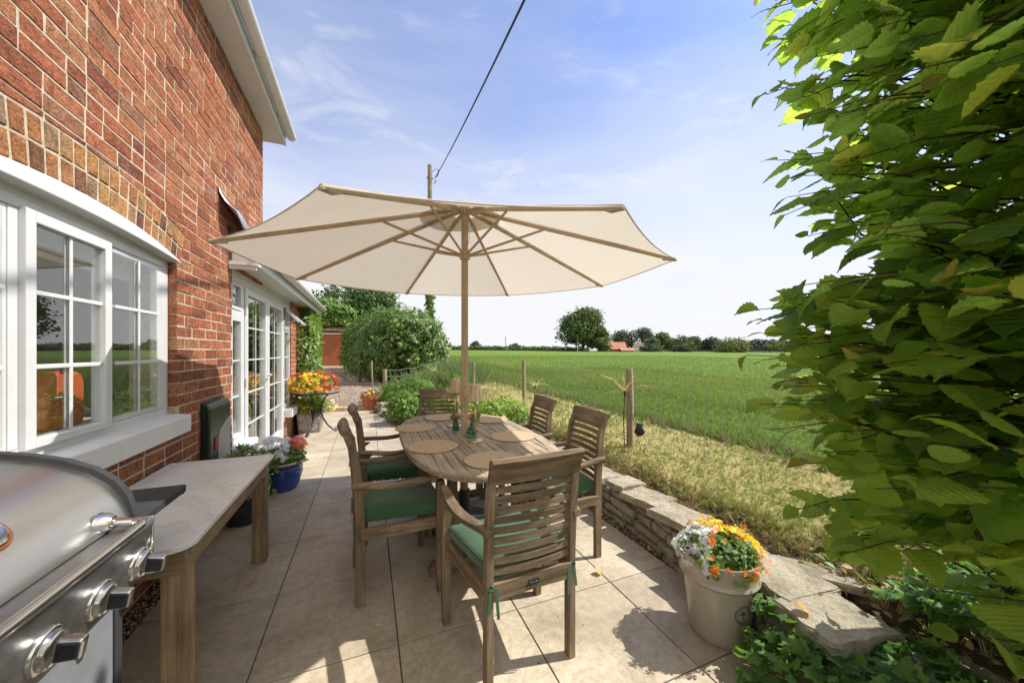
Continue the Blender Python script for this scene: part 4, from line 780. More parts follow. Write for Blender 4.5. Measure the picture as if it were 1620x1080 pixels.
# starburst garden lights
def star(label, x, y, z0, z1, seed, panel=False):
    t = empty('starburst_light', (x, y, z0), label, 'garden light', 'spiky starburst stake lights'); m = MB(); m.tube([(x, y, z0 - .05), (x - .02, y, (z0 + z1) / 2), (x, y, z1)], .005, 5); m.build('stake', IRON, t); rr = random.Random(seed); m = MB()
    for k in range(12):
        a = rr.uniform(0, 6.28); e = rr.uniform(-.1, 1.1); l = rr.uniform(.14, .42); d = Vector((math.cos(a) * math.cos(e), math.sin(a) * math.cos(e), math.sin(e))); p = Vector((x, y, z1)); m.tube([p, p + d * l * .5, p + d * l + Vector((0, 0, -l * .22))], [.0032, .0026, .0016], 4)
    m.build('spikes', YELW, t)
    m = MB(); m.tube([(x, y, z1 - .05), (x, y, z1 + .012)], .012, 8); m.build('hub', IRON, t)
    return t
star('spiky pale yellow starburst stake light just left of the middle fence post', 2.52, 3.04, hgt(2.5, 3), .945, 3)
star('smaller spiky yellow starburst stake light behind the far right chair', 2.85, 5.9, hgt(2.8, 5.9), .75, 8)
star('orange tinged starburst stake light in the tall grass behind the head chair', 1.62, 9.6, .05, .85, 12)
t = empty('solar_panel_disc', (2.56, 2.93, .32), 'small black solar panel on a thin stake leaning on the middle fence post', 'solar panel'); m = MB(); m.tube([(2.60, 2.90, .55), (2.57, 2.885, .552)], .048, 14); m.box(2.565, 2.60, 2.865, 2.925, .57, .635); m.build('panel', IRON, t, auto=40); m = MB(); m.tube([(2.56, 3.03, .95), (2.56, 2.97, .7), (2.59, 2.86, .32), (2.5, 2.7, .25)], .003, 5); m.build('cable', CABLE, t)

# ------------------------------------------------------------------ dry stone wall
t = empty('stone_wall', (1.9, 2.2, 0), 'low dry stone retaining wall of pale limestone with rough flat capping slabs', 'stone wall')
def wall_x(y):
    return float(np.interp(y, [.2, .75, .92, 1.12, 1.66, 2.12, 2.6, 5.2], [1.95, 1.64, 1.62, 1.72, 1.78, 1.86, 1.86, 1.84]))
def rough_stone(mb, cx, cy, cz, lx, ly, lz, ang=0, seed=0, r=None, nseg=3, am=.012):
    """a split stone: subdivided block, its outline broken by noise"""
    nx, ny, nz = max(2, int(lx / .05)), max(3, int(ly / .035)), 3; ix = {}; vs = []
    def V(i, j, k):
        if (i, j, k) in ix: return ix[(i, j, k)]
        a, b, c_ = i / nx * 2 - 1, j / ny * 2 - 1, k / nz * 2 - 1; e = (abs(a) ** 8 + abs(b) ** 8 + abs(c_) ** 8) ** (1 / 8); q = Vector((a, b, c_)) / max(e, 1) * (1 if e else 1)
        p = Vector((q.x * lx / 2, q.y * ly / 2, q.z * lz / 2)); s_ = Vector((p.x * 11 + seed, p.y * 11, p.z * 14)); p += Vector((noise.noise(s_), noise.noise(s_ + Vector((9, 3, 1))), .5 * noise.noise(s_ + Vector((2, 8, 5))))) * am * 2; s2 = s_ * 3.5; p += Vector((noise.noise(s2), noise.noise(s2 + Vector((4, 4, 4))), .4 * noise.noise(s2 + Vector((7, 1, 2))))) * am * .8
        c2, s3 = math.cos(ang), math.sin(ang); ix[(i, j, k)] = len(vs); vs.append((cx + p.x * c2 - p.y * s3, cy + p.x * s3 + p.y * c2, cz + p.z)); return ix[(i, j, k)]
    fs = []
    for i in range(nx):
        for j in range(ny): fs += [(V(i, j, 0), V(i, j + 1, 0), V(i + 1, j + 1, 0), V(i + 1, j, 0)), (V(i, j, nz), V(i + 1, j, nz), V(i + 1, j + 1, nz), V(i, j + 1, nz))]
    for j in range(ny):
        for k in range(nz): fs += [(V(0, j, k), V(0, j, k + 1), V(0, j + 1, k + 1), V(0, j + 1, k)), (V(nx, j, k), V(nx, j + 1, k), V(nx, j + 1, k + 1), V(nx, j, k + 1))]
    for i in range(nx):
        for k in range(nz): fs += [(V(i, 0, k), V(i + 1, 0, k), V(i + 1, 0, k + 1), V(i, 0, k + 1)), (V(i, ny, k), V(i, ny, k + 1), V(i + 1, ny, k + 1), V(i + 1, ny, k))]
    mb.add(vs, fs, 0, r)
m = MB(); rr = random.Random(4); z = -.03
for c_, hh in enumerate((.06, .065, .075, .055)):
    y = .78 + rr.uniform(0, .1)
    while y < 5.1:
        l = rr.uniform(.13, .36); yc = y + l / 2; x = wall_x(yc) + .09 + rr.uniform(-.012, .012) + c_ * .006; ang = math.atan2(-(wall_x(yc + .1) - wall_x(yc - .1)), .2)
        rough_stone(m, x, yc, z + hh / 2, .17, l - .012, hh - .007, ang + rr.uniform(-.05, .05), rr.uniform(0, 99), am=.008); y += l
    z += hh
m.build('walling', STONE, t)
cap = [(.86, .26, .36, -.25, .0), (1.10, .30, .34, -.12, .004), (1.42, .34, .30, .03, 0), (1.76, .36, .30, .12, .006), (2.10, .33, .28, .16, 0), (2.38, .22, .28, .05, .012), (2.66, .32, .27, 0, 0), (3.02, .38, .27, .02, .006), (3.42, .38, .28, 0, 0), (3.85, .42, .27, 0, 0), (4.3, .42, .28, 0, .004), (4.75, .42, .27, 0, 0)]
def flag(mb, cx, cy, cz, lx, ly, th, ang, seed):
    """a laminated flagstone: broken straight edges, thin upper layer snapped short"""
    rr_ = random.Random(seed); c2, s2 = math.cos(ang), math.sin(ang)
    base = []
    cor = [(-1, -1), (1, -1), (1, 1), (-1, 1)]; cor = [(a * rr_.uniform(.86, 1.0), b * rr_.uniform(.88, 1.0)) for a, b in cor]
    for k in range(4):
        a, b = cor[k], cor[(k + 1) % 4]; n = 7; base.append(a)
        for q in range(1, n): u = q / n; base.append((a[0] + (b[0] - a[0]) * u + rr_.uniform(-.055, .055), a[1] + (b[1] - a[1]) * u + rr_.uniform(-.055, .055)))
    z = cz - th / 2; lay = [(1.0, .55), (.975, .30), (.93, .15)]
    for sc, f in lay:
        h_ = th * f; out = [(cx + (u * lx / 2 * sc) * c2 - (v * ly / 2 * sc) * s2, cy + (u * lx / 2 * sc) * s2 + (v * ly / 2 * sc) * c2) for u, v in [(p[0] + rr_.uniform(-.02, .02), p[1] + rr_.uniform(-.02, .02)) for p in base]]
        n = len(out); N2 = 5; vs = [(x, y, z) for x, y in out]; mx_ = sum(p[0] for p in out) / n; my_ = sum(p[1] for p in out) / n
        for r_ in range(N2 + 1):
            q = 1 - r_ / N2 * .97; vs += [(mx_ + (x - mx_) * q, my_ + (y - my_) * q, z + h_ + (.0045 * noise.noise(Vector((x * q * 17 + seed, y * q * 17, 0))) if r_ else 0)) for x, y in out]
        fs = [[k, (k + 1) % n, n + (k + 1) % n, n + k] for k in range(n)] + [[(r_ + 1) * n + k, (r_ + 1) * n + (k + 1) % n, (r_ + 2) * n + (k + 1) % n, (r_ + 2) * n + k] for r_ in range(N2) for k in range(n)] + [[(N2 + 1) * n + k for k in range(n)]]
        mb.add(vs, fs, 0, rr_.random()); z += h_
for i, (y, l, w_, an, dz) in enumerate(cap):
    m = MB(); flag(m, wall_x(y) + w_ / 2 - .035 + (.02 if i % 2 else 0), y, .264 + dz, w_ * 1.02, l * 1.04, .046, an, i * 5 + 1); m.build('capping_stone', STONE, t)
m = MB(); flag(m, 2.06, 1.08, .268, .17, .52, .036, .72, 77); m.build('capping_stone', STONE, t)
m = MB(); rough_stone(m, 1.80, .68, .19, .30, .34, .10, .5, 31, .95, am=.022); rough_stone(m, 1.98, .52, .17, .26, .3, .12, .2, 37, .8, am=.02); put(m.build('boulder', STONE, origin=(1.82, .62, .1)), 'pale rough boulders half under ivy at the end of the stone wall', 'boulder')

# ------------------------------------------------------------------ planting bed
B = [((.62, 7.1, .28), (.30, .34, .28), 1500, .060, SHR, 'bushy mid green shrub at the corner of the bed beside the patio'),
     ((.95, 7.9, .38), (.42, .45, .40), 2200, .065, SHR, 'taller leafy shrub behind the head chair, second from the bed corner'),
     ((1.35, 6.2, .30), (.34, .40, .32), 1500, .060, SHY, 'bright yellow green shrub showing through the slats of the head chair'),
     ((.62, 8.9, .30), (.36, .36, .32), 1300, .060, SHR, 'leafy green shrub near the terracotta pot'),
     ((1.75, 7.4, .42), (.36, .4, .34), 1400, .06, SHR, 'green shrub behind the head chair, below the tall grasses'),
     ((.80, 5.95, .16), (.17, .17, .17), 700, .035, WILL, 'small clipped olive coloured cushion plant on the bed edge'),
     ((1.1, 5.6, .12), (.16, .16, .12), 500, .035, SHR, 'low dark creeping plant on the bed edge behind the table'),
     ((1.95, 5.3, .40), (.42, .55, .22), 1700, .06, SHY, 'low bright green nettle like plants right of the parasol pole'),
     ((2.0, 4.5, .36), (.2, .4, .13), 700, .05, SHR, 'low green weeds on the bank beside the far right chair'),
     ((.25, 9.9, .2), (.3, .3, .24), 700, .06, SHR, 'small dark green plant behind the terracotta pot')]
for i, (c, rd, n_, sz, mt, lb) in enumerate(B): shrub('shrub', lb, 'shrub', c, rd, n_, sz, mt, 60 + i, group='shrubs in the planting bed')
T_STEM = tuft(10, .5, .03, 5)
def clump(name, label, c, rx, ry, n, h_, mt, cat='ornamental grass'):
    x = c[0] + RNG.normal(size=n) * rx * .5; y = c[1] + RNG.normal(size=n) * ry * .5; N_ = RNG.normal(size=(n, 3)) * .22 + [0, 0, 1]; N_[:, 0] += (x - c[0]) * .5
    return put(scatter(name, T_STEM, np.column_stack([x, y, np.full(n, c[2])]), frames(N_), (h_ * (.6 + .5 * RNG.random(n)))[:, None], mt, origin=c), label, cat, 'tall grasses in the bed')
clump('tall_grass', 'tall feathery grass clump in front of the right end of the clipped hedge', (1.9, 10.3, .02), .75, .7, 300, 1.0, GRT)
clump('tall_grass', 'tall pale grass clump beside the parasol pole at the field side', (2.75, 11.8, .3), .8, 1.3, 330, .95, GRT)
clump('tall_grass', 'low grassy clump behind the shrubs near the short garden fence', (1.2, 9.6, .02), .6, .5, 160, .8, GRT)
m = MB(); rough_stone(m, .36, 8.55, .10, .36, .3, .24, .3, 3, am=.04); rough_stone(m, .62, 8.3, .07, .22, .2, .16, .9, 8, am=.03); put(m.build('rock', STONE, origin=(.4, 8.5, 0)), 'knobbly grey rocks beside the terracotta pot', 'rock')

# ------------------------------------------------------------------ pots and flowers
def flowers(root, pts, nrm, size, mats, parts='flowers', jit=.5, T=T_FL, up=.5):
    n = len(pts); N_ = nrm + RNG.normal(size=(n, 3)) * jit; N_[:, 2] += up; mats = mats if isinstance(mats, list) else [mats]
    return scatter(parts, T, pts, frames(N_), (size * (.7 + .6 * RNG.random(n)))[:, None], mats, root, mi=RNG.integers(0, len(mats), n))
def dome(n, c, r, h_, seed, inner=.9):
    P_, D = blob(n, c, (r, r, h_), seed, 2.2, .15, 2.5, zmin=c[2] - .01, inner=inner); return P_, D
def pot(name, label, c, prof, mat_, fol, seed, fmat=SHR, leaf=.03, nl=900, n=40, soil=True, extra=None, cat='potted plant', dz=0):
    t = empty(name, c, label, cat); m = MB(); m.lathe(prof, c, n); m.build('pot', mat_, t, auto=40)
    if fol: 
        top = max(p[1] for p in prof); rr = fol[0]; cc = (c[0], c[1], c[2] + top - .02 + dz); P_, D = dome(nl, cc, rr, fol[1], seed, .35); leaves('foliage', P_, D, leaf, fmat, t, T_LEAF)
        if soil: m = MB(); m.lathe([(.001, top - .03), (prof[-1][0] * .97 if prof[-1][0] > .05 else rr * .8, top - .03)], c, 20); m.build('compost', SOIL, t)
    return t
# large grey glazed pot
gc = (1.60, 1.245, 0); PROF = [(.0, .0), (.118, 0), (.126, .008), (.131, .03), (.152, .22), (.157, .272), (.170, .282), (.176, .292), (.172, .302), (.168, .31), (.176, .372), (.182, .385), (.180, .395), (.168, .392), (.160, .36), (.155, .30)]
t = empty('glazed_flower_pot', gc, 'large grey glazed pot with a tree badge and white, orange and yellow flowers', 'flower pot'); m = MB(); m.lathe(PROF, gc, 72); POT = m.build('pot', GLZ, t, auto=45)
m = MB(); m.lathe([(.001, .355), (.158, .36)], gc, 24); m.build('compost', SOIL, t)
P_, D = dome(2300, (gc[0], gc[1], .36), .165, .115, 5, .3); leaves('foliage', P_, D, .030, SHR, t, T_LEAF)
def sect(P_, a0, a1):
    an = (np.degrees(np.arctan2(P_[:, 1] - gc[1], P_[:, 0] - gc[0])) + 360) % 360; return ((an >= a0) & (an < a1)) if a0 < a1 else ((an >= a0) | (an < a1))
P_, D = dome(1500, (gc[0], gc[1], .37), .178, .125, 6, .9); k = sect(P_, 85, 205); flowers(t, P_[k], D[k], .011, P_WH, 'white_flowers'); k = sect(P_, 320, 95)
P2, D2 = dome(520, (gc[0], gc[1], .375), .185, .125, 7, .95); k = sect(P2, 325, 88); flowers(t, P2[k], D2[k], .020, P_YE, 'yellow_flowers'); k = ~k
P3, D3 = dome(70, (gc[0], gc[1], .38), .18, .13, 8, .95); k = ~sect(P3, 95, 195); flowers(t, P3[k], D3[k], .019, P_OR, 'orange_flowers', T=t_flower(5, .45), up=.1)
# the badge pressed into its side: ring, tree and lettering follow the pot's curve
def radius_at(z): return float(np.interp(z, [p[1] for p in PROF[2:6]], [p[0] for p in PROF[2:6]]))
BA0 = math.atan2(-.93, -.16); BZ = .178; BRR = .041
def onpot(u, v, d=.0012): z = BZ + v; r = radius_at(z) + d; a = BA0 + u / r; return (gc[0] + r * math.cos(a), gc[1] + r * math.sin(a), z)
m = MB()
for rr_, wd in ((BRR, .0016), (BRR * .985 - .002, .0008)):
    pts = [onpot(rr_ * math.cos(2 * PI * k / 60), rr_ * math.sin(2 * PI * k / 60)) for k in range(61)]; m.tube(pts, wd, 4, caps=False)
def stroke(a, b, w_): m.tube([onpot(*a), onpot((a[0] + b[0]) / 2, (a[1] + b[1]) / 2), onpot(*b)], w_, 4)
stroke((0, -.018), (0, .004), .0016); stroke((-.007, -.019), (.007, -.019), .0012); rr = random.Random(2)
for k in range(9): a = R(-5 + k * 23.5); stroke((0, .0), (.012 * math.cos(a), .002 + .012 * math.sin(a)), .0008)
for k in range(48):
    a = rr.uniform(-.25, PI + .25); q = rr.uniform(.006, .0185); u, v = q * 1.1 * math.cos(a), .003 + q * .85 * math.sin(a); m.tube([onpot(u - .0012, v), onpot(u + .0012, v)], .0012, 4)
m.build('badge', GLZD, t)
def letters(text, rad, a0, a1, size, flip=False):
    mb = MB()
    for i, ch in enumerate(text):
        if ch == ' ': continue
        cu = bpy.data.curves.new('c', 'FONT'); cu.body = ch; cu.size = size; cu.align_x = 'CENTER'; o = bpy.data.objects.new('c', cu); COL.objects.link(o); dg = bpy.context.evaluated_depsgraph_get(); me = o.evaluated_get(dg).to_mesh()
        a = R(a0 + (a1 - a0) * i / (len(text) - 1)); vs = []
        for v in me.vertices:
            u, w_ = v.co.x, v.co.y
            if not flip: rr_ = rad + w_; aa = a - u / rad
            else: rr_ = rad - w_; aa = a + u / rad
            vs.append(onpot(rr_ * math.cos(aa), rr_ * math.sin(aa), .0022))
        mb.add(vs, [list(p.vertices) for p in me.polygons]); bpy.data.objects.remove(o); bpy.data.curves.remove(cu)
    return mb
letters('HERITAGE GARDEN', .0275, 200, -20, .0098).build('lettering', GLZD, t)
letters('POTTERY', .0375, 232, 308, .0092, True).build('lettering', GLZD, t)
# terracotta pot
tc_ = (.06, 9.25 - .1, 0); t = pot('terracotta_pot', 'terracotta pot of orange, yellow and lilac pansies at the end of the patio', tc_, [(0, 0), (.14, 0), (.20, .25), (.225, .252), (.232, .335), (.215, .335), (.20, .30)], TERRA, (.22, .1), 3, nl=500, leaf=.045)
P_, D = dome(150, (tc_[0], tc_[1], .36), .24, .13, 9); flowers(t, P_, D, .028, [P_OR, P_YE, P_BL, P_BL, P_OR]); m = MB(); m.tube([(tc_[0] + .05, tc_[1] + .05, .3), (tc_[0] + .02, tc_[1] + .05, 1.15)], .02, 6); m.build('cane', POST, t)
# blue pot, dark pot
bc = (-.80, 4.17, 0); t = pot('blue_glazed_pot', 'cobalt blue glazed pot with white geraniums and one coral flower head below the french doors', bc, [(0, 0), (.13, 0), (.155, .05), (.188, .17), (.18, .20), (.186, .212), (.18, .222), (.196, .262), (.208, .275), (.2, .285), (.18, .27)], BLUEG, (.21, .17), 4, nl=1300, leaf=.04, fmat=SHR)
m = MB(); m.lathe([(.2085, .268), (.212, .276), (.205, .288), (.19, .284)], bc, 40); m.build('rim', BUFF, t, auto=40)
P_, D = dome(900, (bc[0] - .03, bc[1], .27), .23, .24, 5, .93); k = (P_[:, 0] < bc[0] + .08) & (P_[:, 2] > .33); flowers(t, P_[k], D[k], .022, P_WH, 'white_flowers')
D = unit(230); flowers(t, np.array([bc[0] + .14, bc[1] + .02, .44]) + D * (.04 + .04 * RNG.random(230))[:, None], D, .017, P_CO, 'coral_flower', jit=.8, up=0)
dc = (-.93, 3.50, 0); t = pot('dark_glazed_pot', 'dark glazed pot with narrow leaved evergreen daphne behind the side table', dc, [(0, 0), (.12, 0), (.15, .06), (.168, .20), (.172, .235), (.16, .24)], DKBL, (.17, .30), 6, nl=700, leaf=.05, fmat=SHR)
m = MB(); m.lathe([(.1725, .225), (.176, .237), (.168, .246), (.155, .242)], dc, 40); m.build('rim', BUFF, t, auto=40)
PP = []; UU = []
for k in range(26):
    a = k * 2.4; q = .21 * math.sqrt((k + .5) / 26); c = np.array([dc[0] + q * math.cos(a), dc[1] + q * math.sin(a), .58 - q * .9 + .04 * math.sin(k)])
    for j in range(16): b = j * 2.4; e = .2 + .9 * (j / 16); PP.append(c); UU.append((math.cos(b) * math.cos(e), math.sin(b) * math.cos(e), math.sin(e)))
UU = np.array(UU); N_ = np.cross(np.cross(UU, [0, 0, 1.0]), UU); scatter('leaf_rosettes', ([(0, 0, 0), (.12, .4, .03), (0, 1, -.02), (-.12, .4, .03)], [(0, 1, 2, 3)], None), np.array(PP), frames(N_ + 1e-3, UU), np.full((len(PP), 1), .075), SHR, t)
P_, D = dome(50, (dc[0], dc[1], .36), .2, .2, 15); flowers(t, P_, D, .012, P_WH, 'white_flowers')
# bistro table, bowl, carved planter
bt = (-.80, 6.78, 0); t = empty('bistro_table', bt, 'round black iron bistro table with a pale top beside the french doors', 'bistro table')
m = MB(); m.lathe([(0, .672), (.345, .672), (.355, .68), (.355, .698), (.345, .70)], bt, 48); m.build('table_rim', IRON, t, auto=40); m = MB(); m.lathe([(.001, .7035), (.345, .7035), (.346, .699)], bt, 48); m.build('tabletop', simple('pale_mosaic_top', (.38, .37, .35), .45, bump=.3), t)
for k in range(3):
    a = R(250 + 120 * k); c_, s_ = math.cos(a), math.sin(a); m = MB(); pts = [(bt[0] + c_ * q, bt[1] + s_ * q, z) for q, z in ((.20, .67), (.13, .60), (.075, .47), (.07, .36), (.10, .24), (.17, .12), (.26, .03), (.30, .015), (.325, .035), (.315, .065), (.29, .06), (.285, .04))]
    m.tube(pts, [.013] * 8 + [.011] * 4, 8); m.build('leg', IRON, t, smooth=True)
m = MB(); m.lathe([(.06, .33), (.085, .33), (.085, .39), (.06, .39)], bt, 20); m.build('collar', IRON, t, auto=40)
bw = (-.82, 6.72, .705); t = empty('pansy_bowl', bw, 'pale green bowl overflowing with yellow, orange and maroon pansies on the bistro table', 'flower bowl'); m = MB(); m.lathe([(0, 0), (.10, 0), (.125, .04), (.155, .085), (.16, .095), (.15, .09)], bw, 36); m.build('bowl', ZINC, t, auto=40)
P_, D = blob(1500, (bw[0], bw[1], bw[2] + .10), (.30, .30, .20), 4, 2, .2, zmin=bw[2] + .03, inner=.3); leaves('foliage', P_, D, .035, SHR, t)
P_, D = blob(620, (bw[0], bw[1], bw[2] + .10), (.34, .34, .235), 5, 2, .15, zmin=bw[2] + .02, inner=.9); k = (P_[:, 2] > bw[2] + .22) & (P_[:, 1] > bw[1] - .1) | (P_[:, 0] > bw[0] + .15); flowers(t, P_[k], D[k], .026, [P_RE, P_RE, P_OR], 'maroon_flowers'); k = ~k; flowers(t, P_[k], D[k], .026, [P_YE, P_OR, P_YE], 'yellow_flowers')
cp = (-.92, 7.05, 0); t = empty('carved_planter', cp, 'square stone planter carved with spiral scrolls and planted with yellow flowers under the bistro table', 'planter')
m = MB(); w_ = .19; m.prism([(-w_ * .86 + cp[0], 0), (w_ * .86 + cp[0], 0), (w_ + cp[0], .33), (-w_ + cp[0], .33)], 1, cp[1] - w_, cp[1] + w_); m.build('planter', CARV, t, bevel=.012)
m = MB()
for cx, cz, rr_ in ((-.09, .11, .055), (.06, .09, .05), (-.02, .22, .06), (.11, .21, .05), (-.12, .25, .04)):
    for q in (1, .66, .33): m.tube([(cp[0] + cx + rr_ * q * math.cos(a), cp[1] - w_ - .002, cz + rr_ * q * math.sin(a)) for a in np.linspace(0, 2 * PI, 17)], .006, 4, caps=False)
m.build('spiral_relief', CARVL, t)
P_, D = blob(900, (cp[0] + .02, cp[1], .42), (.28, .26, .16), 9, 2, .2, inner=.3); leaves('foliage', P_, D, .05, SHY, t); P_, D = blob(160, (cp[0] + .05, cp[1], .44), (.32, .3, .17), 10, 2, .2, inner=.9); flowers(t, P_, D, .022, [P_YE, P_YE, P_WH])
# green meter cabinet
t = empty('meter_cabinet', (-1.13, 3.62, .2), 'dark green wall mounted meter cabinet with a pale panel between the window and the doors', 'meter cabinet'); m = MB(); m.prism([(-1.169, .22), (-1.112, .22), (-1.108, .93), (-1.122, .968), (-1.169, .985)], 1, 3.36, 3.80); m.build('cabinet', GREENB, t, bevel=.012)
m = MB(); m.prism([(3.50, .26), (3.78, .26), (3.78, .82), (3.70, .80), (3.56, .745), (3.52, .70)], 0, -1.111, -1.1045); m.build('panel', PLATE, t, bevel=.003); m = MB(); m.box(-1.1085, -1.1035, 3.45, 3.495, .60, .70); m.build('red_label', REDL, t)
# ------------------------------------------------------------------ teak dining table
TCX, TCY, TA, TB_ = .728, 2.70, .503, .985
t = empty('dining_table', (TCX, TCY, 0), 'oval weathered teak dining table with a planked top under the parasol', 'table')
def sup(a, ra, rb, n=2.75): c_, s_ = math.cos(a), math.sin(a); return (math.copysign(abs(c_) ** (2 / n), c_) * ra, math.copysign(abs(s_) ** (2 / n), s_) * rb)
m = MB(); K = 96
for (a0, a1, r) in ((0, 24, .2), (24, 48, .7), (48, 72, .4), (72, 96, .85)):
    vs = []; fs = []
    for k in range(a0, a1 + 1):
        a = 2 * PI * k / K; o = sup(a, TA, TB_); i_ = sup(a, TA - .075, TB_ - .075); sh = .001 if k in (a0, a1) else 0
        for (q, z) in ((o, .700), (o, .726), ((o[0] * .992, o[1] * .996), .731), (i_, .731), (i_, .700)): vs.append((TCX + q[0], TCY + q[1], z))
    n_ = a1 - a0 + 1
    for k in range(n_ - 1): fs += [[k * 5 + j, k * 5 + (j + 1) % 5, (k + 1) * 5 + (j + 1) % 5, (k + 1) * 5 + j] for j in range(5)]
    m.add(vs, fs, 0, r)
m.build('rim', TT[1], t, auto=40)
m = MB(); pitch = .0655; ia, ib = TA - .077, TB_ - .077
def yin(x, n=2.75): q = 1 - min(1, abs(x) / ia) ** n; return ib * max(0, q) ** (1 / n)
npk = 13; pw = 2 * ia / npk
for i in range(npk):
    x0, x1 = -ia + i * pw + .003, -ia + (i + 1) * pw - .003
    for (lo, hi) in ((-9, -.300), (-.262, .215), (.253, 9)):
        if lo == -9: poly = [(x0, hi), (x1, hi)] + [(x, -yin(x)) for x in np.linspace(x1, x0, 5)]; ok = yin((x0 + x1) / 2) > .3
        elif hi == 9: poly = [(x, yin(x)) for x in np.linspace(x0, x1, 5)] + [(x1, lo), (x0, lo)]; ok = yin((x0 + x1) / 2) > .26
        else: lim = min(yin(x0), yin(x1)); poly = [(x0, max(lo, -lim)), (x1, max(lo, -lim)), (x1, min(hi, lim)), (x0, min(hi, lim))]; ok = True
        if ok: m.prism([(TCX + a, TCY + b) for a, b in poly], 2, .708, .7295 + random.uniform(-.0006, .0006))
m.build('planks', TT[1], t)
m = MB()
for yc in (-.281, .234): m.box(TCX - ia + .004, TCX + ia - .004, TCY + yc - .017, TCY + yc + .017, .704, .7305)
m.build('cross_rail', TT[0], t, bevel=.002)
m = MB()
for yc in (-.5, .5): m.box(TCX - .36, TCX + .36, TCY + yc - .03, TCY + yc + .03, .65, .699)
m.box(TCX - .40, TCX - .37, TCY - .7, TCY + .7, .64, .699); m.box(TCX + .37, TCX + .40, TCY - .7, TCY + .7, .64, .699); m.build('apron', TK[0], t, bevel=.003)
for xs in (-.24, .24):
    for yc in (-.5, .5): m = MB(); m.box(TCX + xs - .03, TCX + xs + .03, TCY + yc - .022, TCY + yc + .022, .085, .652); m.build('leg', TK[2], t, bevel=.004)
for yc in (-.5, .5): m = MB(); m.prism([(TCX - .38, .015), (TCX - .36, .0), (TCX - .28, 0), (TCX - .22, .025), (TCX + .22, .025), (TCX + .28, 0), (TCX + .36, 0), (TCX + .38, .015), (TCX + .39, .05), (TCX + .36, .082), (TCX - .36, .082), (TCX - .39, .05)], 1, TCY + yc - .03, TCY + yc + .03); m.build('foot', TK[0], t, bevel=.004)

